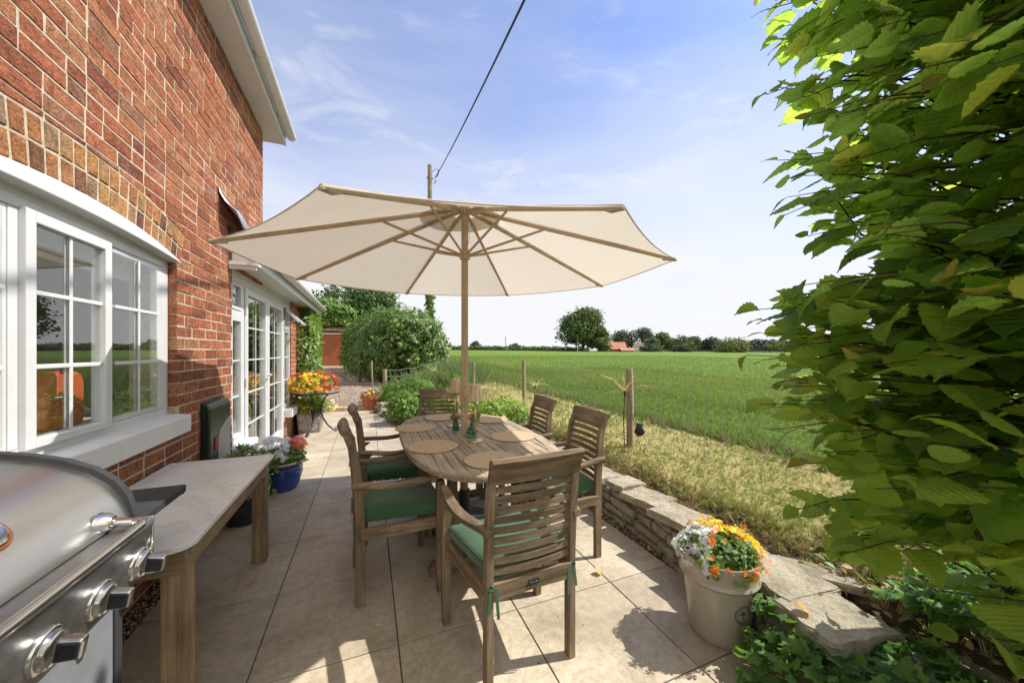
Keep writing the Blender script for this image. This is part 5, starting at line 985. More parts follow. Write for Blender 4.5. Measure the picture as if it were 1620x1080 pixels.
# ------------------------------------------------------------------ chairs
def make_chair(label):
    t = empty('garden_armchair', (0, 0, 0), label, 'chair', 'teak armchairs round the table')
    def by(z): return -.006 * ((z - .42) / .5) - .040 * max(0, (z - .42) / .52) ** 1.8
    HW = .198
    for s_ in (-1, 1):
        m = MB(); zs = [0, .2, .42, .5, .58, .66, .74, .82, .855, .888]; prof = []
        vs = []; 
        for z in zs:
            y = by(z) if z > .42 else 0; dep = (.046 if z < .6 else .046 - .008 * (z - .6) / .33) * (1 if z < .85 else .6); y = y - (.012 if z > .87 else .006 if z > .85 else 0)
            for sx, sy in ((-1, -1), (1, -1), (1, 1), (-1, 1)): vs.append((s_ * HW + sx * .016, y + sy * dep / 2, z))
        fs = [[i * 4 + k, i * 4 + (k + 1) % 4, (i + 1) * 4 + (k + 1) % 4, (i + 1) * 4 + k] for i in range(len(zs) - 1) for k in range(4)] + [[3, 2, 1, 0], [len(vs) - 4, len(vs) - 3, len(vs) - 2, len(vs) - 1]]
        m.add(vs, fs); m.build('back_leg', TK[2], t, bevel=.004)
        m = MB(); fx = s_ * .262; m.add([(fx + a * w / 2, .42 + b * w / 2, z) for z, w in ((0, .036), (.12, .044), (.44, .048), (.635, .046)) for a, b in ((-1, -1), (1, -1), (1, 1), (-1, 1))], [[i * 4 + k, i * 4 + (k + 1) % 4, (i + 1) * 4 + (k + 1) % 4, (i + 1) * 4 + k] for i in range(3) for k in range(4)] + [[3, 2, 1, 0], [12, 13, 14, 15]]); m.build('front_leg', TK[2], t, bevel=.005)
        m = MB(); pts = []; N_ = 14
        for i in range(N_ + 1):
            u = i / N_; pts.append((u, s_ * (HW + .012 + (.050) * math.sin(u * PI / 2) + .012 * math.sin(u * PI)), -.045 + u * .52, .655 - .022 * math.sin(u * PI) ** 2 + .012 * u))
        vs = []
        for u, x, y, z in pts:
            w = .020 + .008 * math.sin(u * PI); h_ = .0155 if u < .97 else .012
            if u > .95: w *= .82
            for k in range(10):
                a = 2 * PI * k / 10; e = 3; c_, s2 = math.cos(a), math.sin(a); vs.append((x + math.copysign(abs(c_) ** (2 / e), c_) * w, y, z + math.copysign(abs(s2) ** (2 / e), s2) * h_))
        fs = [[i * 10 + k, i * 10 + (k + 1) % 10, (i + 1) * 10 + (k + 1) % 10, (i + 1) * 10 + k] for i in range(N_) for k in range(10)] + [list(range(10))[::-1], [N_ * 10 + k for k in range(10)]]
        m.add(vs, fs); m.build('armrest', TK[1], t, auto=50)
        m = MB(); m.bar((s_ * (HW + .01), .0, .385), (s_ * .255, .40, .395), .026, .062, up=(0, 0, 1)); m.build('side_rail', TK[1], t, bevel=.004)
        m = MB(); m.prism([(.0 - .02, .635), (.055, .628), (.02, .60), (-.018, .555)], 0, s_ * HW - .012, s_ * HW + .012); m.build('arm_bracket', TK[1], t, bevel=.002)
    m = MB(); m.sweepx([(-.013, .365), (.013, .365), (.013, .435), (-.013, .435)], [-.19, 0, .19], lambda x: -.018 + .01 * (1 - (x / .2) ** 2) - .0); m.build('rear_rail', TK[0], t, bevel=.003)
    m = MB(); m.box(-.024, .024, -.027, -.0205, .388, .412, 0); PL = m.build('maker_plate', IRON, t, bevel=.001); m = MB()
    rr = random.Random(3)
    m.tube([(-.018 + .0036 * i, -.0276, .400 + .004 * math.sin(i * 2.3)) for i in range(11)], .0007, 4); m.build('plate_script', CHROME, PL)
    m = MB(); m.box(-.24, .24, .408, .434, .362, .428); m.build('front_rail', TK[0], t, bevel=.004)
    m = MB()
    for i in range(7): y = .02 + i * .058; hw_ = HW + (.25 - HW) * y / .42 - .030; m.box(-hw_, hw_, y, y + .044, .428, .440)
    m.build('seat_slats', TK[0], t, bevel=.002)
    xs = list(np.linspace(-HW + .017, HW - .017, 9)); bow = lambda x: -.022 * (1 - (x / HW) ** 2)
    m = MB()
    for i in range(9):
        z = .475 + i * .0425; y = by(z); tl = -.25 * (z - .42)
        m.sweepx([(y - .006, z - .014), (y + .006, z - .014), (y + .006 + tl * .028, z + .014), (y - .006 + tl * .028, z + .014)], xs, bow)
    m.build('back_slats', TK[0], t, bevel=.0015)
    xs2 = list(np.linspace(-HW - .016, HW + .016, 12)); y0 = by(.86)
    prof = [(y0 + .010, .842), (y0 - .004, .88), (y0 - .012, .915), (y0 - .018, .938), (y0 - .032, .952), (y0 - .050, .952), (y0 - .058, .940), (y0 - .054, .925), (y0 - .042, .915), (y0 - .033, .895), (y0 - .022, .865), (y0 - .014, .842)]
    m = MB(); m.sweepx(prof, xs2, lambda x: -.020 * (1 - (x / .222) ** 2), fz=lambda x: .004 * (1 - (x / .222) ** 2)); m.build('top_rail', TK[0], t, auto=42, bevel=0)
    return t
def make_cushion(label):
    t = empty('seat_cushion', (0, 0, 0), label, 'cushion', 'green seat cushions'); m = MB(); nx, ny = 12, 12; top = []; vs = []
    def hw(y): return .188 + .062 * (y / .43)
    for layer in range(4):
        for j in range(ny + 1):
            for i in range(nx + 1):
                u, v = i / nx * 2 - 1, j / ny * 2 - 1; e = max(abs(u), abs(v)); rc = (abs(u) ** 10 + abs(v) ** 10) ** .1; sc = e / rc if rc > 0 else 1
                x = u * hw(.215 + v * .215) * sc; y = .222 + v * .224 * sc
                puff = (1 - abs(u) ** 5) * (1 - abs(v) ** 5); wr = .004 * noise.noise(Vector((x * 9, y * 9, 1))) + .0022 * noise.noise(Vector((x * 30, y * 12, 5)))
                z = {0: .441, 1: .447, 2: .492, 3: .500 + .016 * puff + wr}[layer]; ins = {0: .985, 1: 1.012, 2: 1.012, 3: .99}[layer]
                vs.append((x * ins, .222 + (y - .222) * ins, z))
    W_ = (nx + 1) * (ny + 1); fs = [(3 * W_ + j * (nx + 1) + i, 3 * W_ + j * (nx + 1) + i + 1, 3 * W_ + (j + 1) * (nx + 1) + i + 1, 3 * W_ + (j + 1) * (nx + 1) + i) for j in range(ny) for i in range(nx)]
    fs += [(j * (nx + 1) + i, (j + 1) * (nx + 1) + i, (j + 1) * (nx + 1) + i + 1, j * (nx + 1) + i + 1) for j in range(ny) for i in range(nx)]
    ring = [i for i in range(nx + 1)] + [j * (nx + 1) + nx for j in range(1, ny + 1)] + [ny * (nx + 1) + i for i in range(nx - 1, -1, -1)] + [j * (nx + 1) for j in range(ny - 1, 0, -1)]
    for l in range(3): fs += [(l * W_ + a, l * W_ + b, (l + 1) * W_ + b, (l + 1) * W_ + a) for a, b in zip(ring, ring[1:] + ring[:1])]
    m.add(vs, fs); m.build('pad', CUSH, t, smooth=True)
    m = MB(); pr = [Vector(vs[2 * W_ + a]) * 1 for a in ring] + [Vector(vs[2 * W_ + ring[0]])]; m.tube(pr, .0035, 5, caps=False); pr = [Vector(vs[1 * W_ + a]) for a in ring] + [Vector(vs[1 * W_ + ring[0]])]; m.tube(pr, .003, 5, caps=False); m.build('piping', CUSH, t, smooth=True)
    for s_ in (-1, 1):
        m = MB(); x = s_ * .188; 
        for q in (0, 1): m.bar((x, .012, .45), (x + s_ * .012 * (1 - 2 * q), -.03, .42), .011, .002); m.bar((x + s_ * .012 * (1 - 2 * q), -.03, .42), (x + s_ * .02 * (1 - 2 * q), -.036, .33 - .03 * q), .013, .002, up=(0, 1, 0))
        m.tube([(x, -.028, .43), (x + .01 * s_, -.03, .44), (x + .02 * s_, -.03, .425), (x, -.028, .415)], .004, 5); m.build('tie', CUSH, t)
    return t
def copy_tree(o, parent=None):
    c = o.copy(); COL.objects.link(c); c.parent = parent
    for ch in list(o.children): copy_tree(ch, c)
    return c
CH0 = None; CU0 = None
SPOT = [((.650, 1.385), 3, 'nearest teak armchair, seen from behind at the near end of the table', 'green cushion on the nearest chair at the near end of the table'),
        ((-.052, 2.285), -86, 'teak armchair on the left side of the table, nearer to the camera', 'green cushion on the nearer left side chair'),
        ((-.030, 2.945), -88, 'teak armchair on the left side of the table, farther from the camera', 'green cushion on the farther left side chair'),
        ((1.430, 2.19), 88, 'teak armchair on the right side of the table nearer the stone wall and camera', 'green cushion with hanging ties on the nearer right side chair'),
        ((1.44, 2.93), 86, 'teak armchair at the far right of the table in front of the lawn', 'green cushion on the farther right side chair'),
        ((.715, 3.90), 165, 'teak armchair at the far head of the table in front of the shrubs', 'green cushion on the chair at the far head of the table')]
for i, ((x, y), rz, lb, lc) in enumerate(SPOT):
    if i == 0: c = CH0 = make_chair(lb); u = CU0 = make_cushion(lc)
    else: c = copy_tree(CH0); u = copy_tree(CU0); c['label'] = lb; u['label'] = lc
    c.location = (x, y, 0); c.rotation_euler = (0, 0, R(rz)); u.location = (x, y, .0005); u.rotation_euler = (0, 0, R(rz + random.uniform(-1.5, 1.5)))

# ------------------------------------------------------------------ on the table
def mat_(name_i, x, y, lb, rz):
    m = MB(); n = 72; r0 = .168
    m.lathe([(.0, .0045), (.05, .0052), (.10, .0048), (.155, .0055), (r0 - .004, .0068), (r0, .0045), (r0 - .002, .0), (0, 0)], (x, y, .732), n, fn=lambda t_, i: 1 + .006 * math.sin(t_ * 36 + i) * (i in (3, 4, 5)) + .012 * math.sin(3 * t_ + rz))
    put(m.build('placemat', RATT, origin=(x, y, .732), smooth=True), lb, 'placemat', 'round woven placemats')
for x, y, lb in ((.372, 3.06, 'woven placemat in front of the farther left chair'), (.405, 2.42, 'woven placemat in front of the nearer left chair, largest in full view'), (.67, 3.45, 'woven placemat at the far head of the table'), (1.06, 3.17, 'woven placemat in front of the farther right chair, partly sunlit'), (1.01, 2.485, 'bright sunlit woven placemat in front of the nearer right chair'), (.68, 1.985, 'woven placemat at the near end, half hidden by the nearest chair')): mat_(0, x, y, lb, x * 7)
for x, y, lb in ((.71, 2.45, 'ribbed tan table lamp in front of the parasol pole'), (.69, 3.0, 'ribbed tan table lamp behind the parasol pole')):
    t = empty('table_lamp', (x, y, .731), lb, 'table lamp', 'cordless table lamps'); m = MB(); m.lathe([(0, 0), (.054, 0), (.056, .004), (.054, .010), (.010, .014), (0, .014)], (x, y, .731), 36); m.build('base', BRASS, t, auto=40)
    m = MB(); m.tube([(x, y, .744), (x, y, 1.035)], .0052, 10); m.build('stem', BRASS, t, smooth=True); m = MB(); m.lathe([(.052, 1.022), (.034, 1.136), (.0, 1.138)], (x, y, 0), 72, fn=lambda t_, i: 1 + (.018 if int(t_ / (2 * PI) * 72) % 2 else 0)); m.lathe([(.049, 1.022), (.031, 1.132)], (x, y, 0), 40); m.build('shade', SHADE, t)
def vase(x, y, lb, prof, fl, seed):
    t = empty('bud_vase', (x, y, .731), lb, 'vase', 'bud vases with garden flowers'); m = MB(); m.lathe(prof, (x, y, .731), 28); m.build('bottle', BOTT, t, smooth=True); rr = random.Random(seed); h0 = max(p[1] for p in prof)
    m = MB(); heads = []
    for k in range(6): a = rr.uniform(0, 6.28); q = rr.uniform(.01, .045); hh = rr.uniform(.02, .085); p = (x + math.cos(a) * q, y + math.sin(a) * q, .731 + h0 + hh); heads.append(p); m.tube([(x, y, .76), (x, y, .731 + h0), p], .0016, 5)
    m.build('stems', SHR, t); P_ = np.array(heads); D = unit(70)
    leaves('foliage', P_[RNG.integers(0, 6, 26)] + RNG.normal(size=(26, 3)) * .010 - [0, 0, .012], unit(26), .042, SHR, t, T_LEAF)
    for k, fm in enumerate(fl): D = unit(60); flowers(t, P_[k] + D * .013, D, .012, fm, 'bloom', jit=.3, up=0)
vase(.725, 2.60, 'round green glass bud vase with peach flowers in front of the parasol pole', [(0, 0), (.030, 0), (.041, .02), (.042, .04), (.030, .062), (.012, .078), (.010, .10), (.015, .106), (.012, .106)], [P_PE, P_OR, P_PE], 4)
vase(.655, 2.82, 'smaller green glass bud vase with a pale pink rose left of the parasol pole', [(0, 0), (.024, 0), (.026, .01), (.026, .06), (.018, .07), (.018, .085), (.022, .09)], [P_PE, P_CO], 8)
# ------------------------------------------------------------------ parasol
UX, UY = .700, 2.71; PH0 = -2.164; RR = 1.535
t = empty('parasol', (UX, UY, 0), 'large cream octagonal parasol on a pale wooden pole through the dining table', 'parasol')
m = MB(); m.tube([(UX, UY, .05), (UX, UY, 1.0)], .0265, 20); m.tube([(UX, UY, 1.09), (UX, UY, 2.49)], .0265, 20); PO = m.build('pole', POLEW[2], t, auto=50)
m = MB(); m.lathe([(.027, .935), (.033, .965), (.041, .985), (.041, 1.115), (.039, 1.13), (.027, 1.131)], (UX, UY, 0), 28); m.build('joint_sleeve', POLEW[2], PO, auto=50)
m = MB()
for z in (1.005, 1.10): m.tube([(UX - .008, UY - .0415, z), (UX - .008, UY - .038, z)], .005, 8)
m.build('rivet', IRON, PO)
HUBZ = 2.475; tips = []
for k in range(8):
    a = PH0 - k * PI / 4; x, y = RR * math.cos(a), RR * math.sin(a); tips.append(Vector((UX + x, UY + y, 2.000 + .017 * x + .022 * y)))
hub = Vector((UX, UY, HUBZ))
m = MB(); m.lathe([(.027, -.05), (.038, -.045), (.040, .03), (.030, .035), (0, .036)], (UX, UY, HUBZ), 16, fn=lambda t_, i: 1 + .10 * math.sin(t_ * 8)); m.build('top_hub', POLEW[2], t)
m = MB(); m.lathe([(.027, -.03), (.039, -.028), (.043, -.015), (.043, .012), (.034, .03), (.027, .03)], (UX, UY, 2.118), 24); m.build('runner', POLEW[2], t, auto=50)
for k, tp in enumerate(tips):
    d = (tp - hub).normalized(); m = MB(); m.bar(hub + d * .035, tp - d * .005, .017, .025, r=.3 + .05 * k); rb = m.build('rib', POLEW[0], t, bevel=.003)
    jp = hub + (tp - hub) * .40 - Vector((0, 0, .012)); a = (Vector((UX, UY, 2.12)) + Vector((d.x, d.y, 0)).normalized() * .035); m = MB(); m.bar(a, jp, .0100, .017, r=.5); m.build('strut', POLEW[0], rb, bevel=.002)
    m = MB(); m.bar(tp - d * .09 - Vector((0, 0, .018)), tp + d * .004 - Vector((0, 0, .004)), .045, .004, w2=.03); m.build('tip_pocket', CLOTH, rb)
m = MB(); NS, NR = 12, 16
for k in range(8):
    A, B_ = tips[k], tips[(k + 1) % 8]; vs = []
    for i in range(NR + 1):
        q = .09 + .91 * i / NR
        for j in range(NS + 1):
            s_ = j / NS; e = 4 * s_ * (1 - s_); edge = A.lerp(B_, s_); p = hub + (edge - hub) * q; p -= Vector((edge.x - UX, edge.y - UY, 0)) * (.018 * e * q ** 3); p.z += .022 - .018 * e * q - .014 * q * q + .0035 * noise.noise(p * 5) + .006 * q * q * math.sin(s_ * 19 + k * 2) * (1 - q) * 3 * noise.noise(Vector((s_ * 6, k, q * 2))); vs.append(p)
    m.add(vs, [(i * (NS + 1) + j, i * (NS + 1) + j + 1, (i + 1) * (NS + 1) + j + 1, (i + 1) * (NS + 1) + j) for i in range(NR) for j in range(NS)], 0, .5)
CAN = m.build('canopy', CLOTH, t, smooth=False, auto=12)
m = MB()
for k in range(8):
    A, B_ = tips[k], tips[(k + 1) % 8]; ed = []
    for j in range(NS + 1): s_ = j / NS; e = 4 * s_ * (1 - s_); edge = A.lerp(B_, s_); p = edge - Vector((edge.x - UX, edge.y - UY, 0)) * (.018 * e); p.z += .008 - .018 * e - .004; ed.append(p)
    m.tube(ed, .004, 4, caps=False)
for A in tips: d_ = (A - hub); m.tube([hub + d_ * q + Vector((0, 0, .022 - .014 * q * q + .002)) for q in (.1, .3, .5, .7, .9, .99)], .006, 4, caps=False, flat=.4)
m.build('hem', CLOTH, CAN)
m = MB()
for k in range(8):
    A, B_ = tips[k], tips[(k + 1) % 8]; vs = []
    for i in range(7):
        q = .02 + .19 * i / 6
        for j in range(7): s_ = j / 6; p = hub + (A.lerp(B_, s_) - hub) * q; p.z += .062 - .02 * (i / 6) ** 2 + .012 * 4 * s_ * (1 - s_) * (i / 6); vs.append(p)
    m.add(vs, [(i * 7 + j, i * 7 + j + 1, (i + 1) * 7 + j + 1, (i + 1) * 7 + j) for i in range(6) for j in range(6)], 0, .5)
m.build('vent_cap', CLOTH, t, auto=15)
m = MB(); m.tube([(UX + .03, UY - .012, 2.38), (UX + .032, UY - .02, 2.25), (UX + .012, UY - .036, 2.17), (UX + .035, UY - .01, 2.14)], .0025, 6); m.build('cord', FWHITE, t)
bs = empty('weighted_stand', (UX, UY, 0), 'dark round weighted stand under the table holding the parasol pole', 'parasol stand'); m = MB(); m.lathe([(0, 0), (.25, 0), (.255, .01), (.25, .05), (.22, .07), (.05, .085), (.04, .09), (.04, .30), (.0275, .30)], (UX, UY, 0), 48); m.build('base', simple('dark_cast_base', (.035, .033, .032), .6), bs, auto=40); m = MB(); m.tube([(UX + .04, UY, .24), (UX + .075, UY, .24)], .006, 8); m.lathe([(0, 0), (.012, 0), (.012, .01), (0, .01)], (UX + .08, UY, .235), 12); m.build('knob', IRON, bs)

# ------------------------------------------------------------------ marble side table
t = empty('side_table', (-.87, 2.24, 0), 'weathered wooden side table with a pale marble top beside the grill', 'side table')
pl = []; x0, x1, y0, y1, rc = -1.145, -.592, 1.615, 2.86, .075
for cx, cy, a0, r_ in ((x1 - rc, y0 + rc, 270, rc), (x1 - .02, y1 - .02, 0, .02), (x0 + .02, y1 - .02, 90, .02), (x0 + .02, y0 + .02, 180, .02)):
    for k in range(9): a = R(a0 + 90 * k / 8); pl.append((cx + r_ * math.cos(a), cy + r_ * math.sin(a)))
m = MB(); m.prism(pl, 2, .652, .674); m.build('marble_top', MARB, t, bevel=.004)
for q in (1.66, 2.80): m = MB(); m.box(-1.12, -.62, q, q + .03, .555, .651); m.build('end_apron', OK_[0], t, bevel=.003)
for q in (-.645, -1.125): m = MB(); m.box(q, q + .03, 1.692, 2.798, .565, .6512); m.build('side_apron', OK_[1], t, bevel=.003)
for x, y in ((-.655, 1.70), (-.655, 2.785), (-1.085, 1.70), (-1.085, 2.785)): m = MB(); m.box(x - .038, x + .038, y - .038, y + .038, 0, .61 if y < 2 else .6); m.build('leg', OK_[2], t, bevel=.003)

def boxed(name, mt, par, bev, *b): m_ = MB(); m_.box(*b); return m_.build(name, mt, par, bevel=bev) and None
# ------------------------------------------------------------------ gas grill
t = empty('gas_grill', (-.80, .86, 0), 'stainless steel gas grill with a curved lid, tubular handle and chrome ringed knobs', 'grill')
lp = [(-1.035, .93), (-1.03, 1.01), (-.99, 1.075), (-.92, 1.108), (-.85, 1.115), (-.78, 1.102), (-.72, 1.082), (-.67, 1.056), (-.632, 1.024), (-.606, .985)]
m = MB(); m.prism(lp + [(-.588, .932)], 1, .44, 1.262); m.build('lid', STEEL, t, auto=25, bevel=0)
lo_ = [(-1.045, .922), (-1.042, 1.015), (-.998, 1.085), (-.923, 1.120), (-.85, 1.128), (-.777, 1.114), (-.714, 1.094), (-.661, 1.067), (-.620, 1.032), (-.594, .99), (-.577, .925)]
for ya, yb in ((1.262, 1.284), (.418, .44)): m = MB(); m.prism(lo_, 1, ya, yb); m.build('lid_end', BLK, t, auto=30)
m = MB(); m.box(-1.04, -.60, .44, 1.26, .76, .928); m.build('firebox', DSTEEL, t, bevel=.004)
m = MB(); m.prism([(-.598, .929), (-.537, .929), (-.532, .915), (-.556, .772), (-.598, .768)], 1, .40, 1.247); m.build('control_panel', DSTEEL, t, bevel=.004)
m = MB(); m.box(-.598, -.534, 1.247, 1.252, .775, .93); m.build('panel_end', STEELP, t, bevel=.002)
hz_ = .948; pts = [(-.586, 1.165, .955), (-.565, 1.166, .954), (-.540, 1.166, .951)] + [(-.540 + .028 * math.sin(a), 1.138 + .028 * math.cos(a), .951 - .002) for a in np.linspace(.2, PI / 2, 7)] + [(-.512, 1.0, hz_), (-.512, .8, hz_), (-.512, .66, hz_), (-.514, .60, hz_), (-.522, .575, hz_), (-.545, .565, .951), (-.586, .562, .955)]
m = MB(); m.tube(pts, .0100, 18); m.build('handle', STEELP, t, smooth=True)
for y in (1.165, .562): m = MB(); m.tube([(-.600, y, .957), (-.583, y, .956), (-.574, y, .955)], [.026, .022, .016], 20); m.build('handle_mount', STEELP, t, auto=40)
nv = Vector((.986, 0, -.166)).normalized(); nv = Vector((.986, 0, -.165)); uv_ = Vector((.165, 0, .986))
for y in (1.205, 1.062, .919, .776, .63):
    c = Vector((-.5465, y, .828)); m = MB()
    def ringpts(r, d, n=36, fl=1): return [c + nv * d + Vector((0, 1, 0)) * r * math.cos(2 * PI * k / n) + uv_ * r * math.sin(2 * PI * k / n) for k in range(n)]
    P_ = [(.039, -.004), (.039, .003), (.0365, .006), (.032, .007), (.031, .015), (.0285, .017), (.026, .014), (.0, .014)]; vs = []
    for r_, d in P_: vs += ringpts(r_, d)
    m.add(vs, [[i * 36 + k, i * 36 + (k + 1) % 36, (i + 1) * 36 + (k + 1) % 36, (i + 1) * 36 + k] for i in range(len(P_) - 1) for k in range(36)]); KB = m.build('knob', STEELP, t, auto=40)
    m = MB(); m.bar(c + nv * .018, c + nv * .056, .024, .042, up=uv_, h2=.037, w2=.021); m.build('grip', STEELP, KB, bevel=.005); m = MB(); m.bar(c + nv * .020, c + nv * .0538, .0265, .037, up=uv_, h2=.032, w2=.0246); m.build('grip_insert', KNOB, KB, bevel=.004)
m = MB(); m.box(-.61, -.585, .44, 1.19, .09, .745); m.build('door', GREYP, t, bevel=.004); [None for q in ((-.62, -.583, 1.193, 1.222), (-1.05, -1.02, 1.193, 1.222), (-.62, -.583, .41, .437)) if boxed('corner_post', BLK, t, .003, *q, .03, .768)]; m = MB(); m.box(-1.02, -.62, 1.198, 1.215, .08, .768); m.box(-1.02, -.6, .44, 1.198, .08, .09); m.build('side_panel', BLK, t); m = MB(); m.box(-.612, -.5865, .44, 1.192, .747, .7665); m.build('drip_rail', BLK, t)
for x in (-.64, -1.0):
    for y in (.5, 1.15): m = MB(); m.tube([(x, y - .012, .032), (x, y + .012, .032)], .031, 16); m.build('castor', BLK, t, auto=40)
m = MB(); m.prism([(-1.0, .846), (-.632, .846), (-.632, .872), (-1.0, .872)], 1, 1.286, 1.70); m.box(-.9995, -.64, 1.70, 1.706, .835, .8715); m.build('side_shelf', BLK, t, bevel=.003); m = MB(); m.tube([(-.6318, 1.688, .860), (-.6305, 1.688, .860)], .005, 8); m.build('shelf_bolt', KNOB, t)
c = Vector((-.652, .945, 1.043)); nn_ = Vector((.62, 0, .78)); m = MB(); sd = Vector((0, 1, 0)); u2 = nn_.cross(sd); vs = []
for r_, d in ((.043, -.006), (.043, .006), (.038, .009), (.034, .006), (0, .006)): vs += [c + nn_ * d + sd * r_ * math.cos(2 * PI * k / 32) + u2 * r_ * math.sin(2 * PI * k / 32) for k in range(32)]
m.add(vs, [[i * 32 + k, i * 32 + (k + 1) % 32, (i + 1) * 32 + (k + 1) % 32, (i + 1) * 32 + k] for i in range(4) for k in range(32)]); m.build('thermometer', STEELP, t, auto=40)
m = MB(); m.tube([c + nn_ * .0 + sd * .047 * math.cos(a) + u2 * .047 * math.sin(a) for a in np.linspace(0, 2 * PI, 33)], .004, 6, caps=False); m.build('dial_ring', COPPER, t, smooth=True)

# ------------------------------------------------------------------ hazel
t = empty('hazel_shrub', (2.25, .1, .28), 'tall hazel shrub with large serrated backlit leaves filling the right side', 'shrub')
SURF = [(-1.1, 1.45, -1.25), (-.6, 1.2, -.7), (-.10, 1.0, -.2), (0, 1.0, .10), (.33, 1.06, .36), (.62, 1.17, .62), (1, 1.27, .90), (1.35, 1.68, .92), (1.75, 2.2, .85)]
def surf(s_): return np.array([np.interp(s_, [q[0] for q in SURF], [q[1] for q in SURF]), np.interp(s_, [q[0] for q in SURF], [q[2] for q in SURF])])
rr = random.Random(21); tw = MB(); LP = []; LN = []; LU = []; LS = []; LM = []; LR = []
stems = []
for i, (bx, by_) in enumerate(((2.1, .15), (2.35, .35), (1.95, -.15), (2.55, .6), (2.2, .5), (1.75, -.35), (2.5, .05), (2.0, -.75), (2.35, -.45), (2.1, -1.1))):
    lx, ly = rr.uniform(-.45, -.1), rr.uniform(-.05, .25); pts = [(bx, by_, .2)] + [(bx + lx * u + .05 * math.sin(u * 7 + i), by_ + ly * u + .05 * math.cos(u * 5 + i), .2 + 2.9 * u) for u in (.15, .3, .45, .6, .75, .9, 1)]
    tw.tube(pts, [.028, .026, .023, .020, .017, .013, .009, .005], 7); stems.append([Vector(p) for p in pts])
ST = tw.build('stem', BARK, t, smooth=True)
tw = MB(); cnt = 0
def add_leaf(p, d, size, mm):
    """leaf on a short stalk, blade tilted out and hanging"""
    n_ = Vector((rr.gauss(-.18, .42), rr.gauss(-.05, .42), 1.0)); u_ = Vector((d.x, d.y, 0)).normalized() * .9 + Vector((rr.gauss(0, .4), rr.gauss(0, .4), rr.gauss(-.26, .36)))
    st = p + Vector((u_.x, u_.y, .2)).normalized() * size * .16; tw.tube([p, st], .0011, 4, caps=False)
    LP.append(st); LN.append(n_); LU.append(u_); LS.append(size); LM.append(mm); LR.append(min(1, max(0, rr.gauss(.45, .28))))
for s in range(1450):
    sp = rr.uniform(-.02, 1.7) if s < 980 else rr.uniform(-1.1, 0); z = rr.uniform(.50, 3.0) if rr.random() < .8 else rr.uniform(.7, 1.6); q = surf(sp); inn = rr.random() ** 1.2 * .62
    bulge = .05 * math.sin(z * 4.1 + sp * 3) + .05 * math.sin(z * 9.3 + 1) + .03 * math.sin(z * 17) ; low = max(0, 1.05 - z) * .50
    ctr = np.array([2.35, .1 if sp > -.1 else -.5]); dv_ = (ctr - q); dv_ /= np.linalg.norm(dv_); e = q + dv_ * (inn + low + .04 - bulge * .8); end = Vector((e[0], e[1], z))
    if rr.random() < (.72 if z < .85 else .45 if z < 1.05 else 0): continue
    if math.hypot(end.x, end.y) < .9: continue
    sm = min(stems, key=lambda st: min((Vector((p.x, p.y, 0)) - Vector((end.x, end.y, 0))).length for p in st)) if rr.random() < .5 else rr.choice(stems)
    zi = max(.3, z - rr.uniform(.05, .35)); k = max(0, min(len(sm) - 2, next((i for i in range(len(sm) - 1) if sm[i + 1].z > zi), len(sm) - 2))); a = sm[k].lerp(sm[k + 1], min(1, max(0, (zi - sm[k].z) / (sm[k + 1].z - sm[k].z))))
    if (end - a).length > 1.5:
        a = min((p for st in stems for p in st), key=lambda p: abs((p - end).length - .75) + (.3 if p.z > end.z else 0))
    mid = a.lerp(end, .55) + Vector((rr.gauss(0, .04), rr.gauss(0, .04), .07)); dd = (end - a).normalized()
    pth = [a, a.lerp(mid, .5) + Vector((0, 0, .02)), mid, mid.lerp(end, .6) + Vector((0, 0, .02)), end]; tw.tube(pth, [.0055, .0045, .0032, .0022, .0012], 5, caps=False)
    nl = rr.choice((3, 4, 4)); side = dd.cross(Vector((0, 0, 1))).normalized()
    for i in range(nl):
        u = 1 - i * .17 - rr.uniform(0, .03); p = mid.lerp(end, max(0, (u - .3) / .7)); sg = 1 if (i + s) % 2 else -1; d = dd * .8 + side * sg * (.7 if i else .1); size = (.074, .108, .128, .116, .098)[i] * rr.uniform(.78, 1.2)
        yng = 1 if (i == 0 and rr.random() < .16) or rr.random() < .008 else 0; add_leaf(p, d, size * (.7 if yng else 1), yng)
tw.build('twigs', TWIG, t)
LP = np.array([tuple(v) for v in LP]); F_ = frames(np.array([tuple(v) for v in LN]), np.array([tuple(v) for v in LU])); LS = np.array(LS); LM = np.array(LM); LR = np.array(LR); var = RNG.integers(0, 3, len(LP))
for v_, (n_, cu, fo) in enumerate(((15, .30, .25), (15, .65, .42), (14, .1, .12))):
    k = var == v_; scatter('leaves', t_hazel(n_, v_, cu, fo), LP[k], F_[k], (LS[k][:, None] * [.92, 1, 1]), [HAZ, HAZY], t, mi=LM[k], rnd=LR[k], smooth=True)
# deeper leaves that close the shrub further in
n = 1000; sp = np.where(RNG.random(n) < .75, RNG.uniform(0, 1.6, n), RNG.uniform(-1.1, 0, n)); q = np.array([surf(s_) for s_ in sp]); c_ = np.array([2.5, -.15]); dv_ = c_ - q; dv_ /= np.linalg.norm(dv_, axis=1, keepdims=True); dist = RNG.uniform(.35, 1.25, n); zz = .72 + 2.3 * RNG.random(n); e = q + dv_ * (dist + np.clip(1.15 - zz, 0, 1) * .4)[:, None]
N_ = RNG.normal(size=(n, 3)) * .45 + [-.2, 0, 1]; U = RNG.normal(size=(n, 3)) * .6 + [-.6, .3, -.4]; scatter('inner_leaves', t_hazel(6, 9, .4, .3), np.column_stack([e, zz]), frames(N_, U), (.10 * (.8 + .4 * RNG.random(n)))[:, None], HAZ, t, smooth=True)

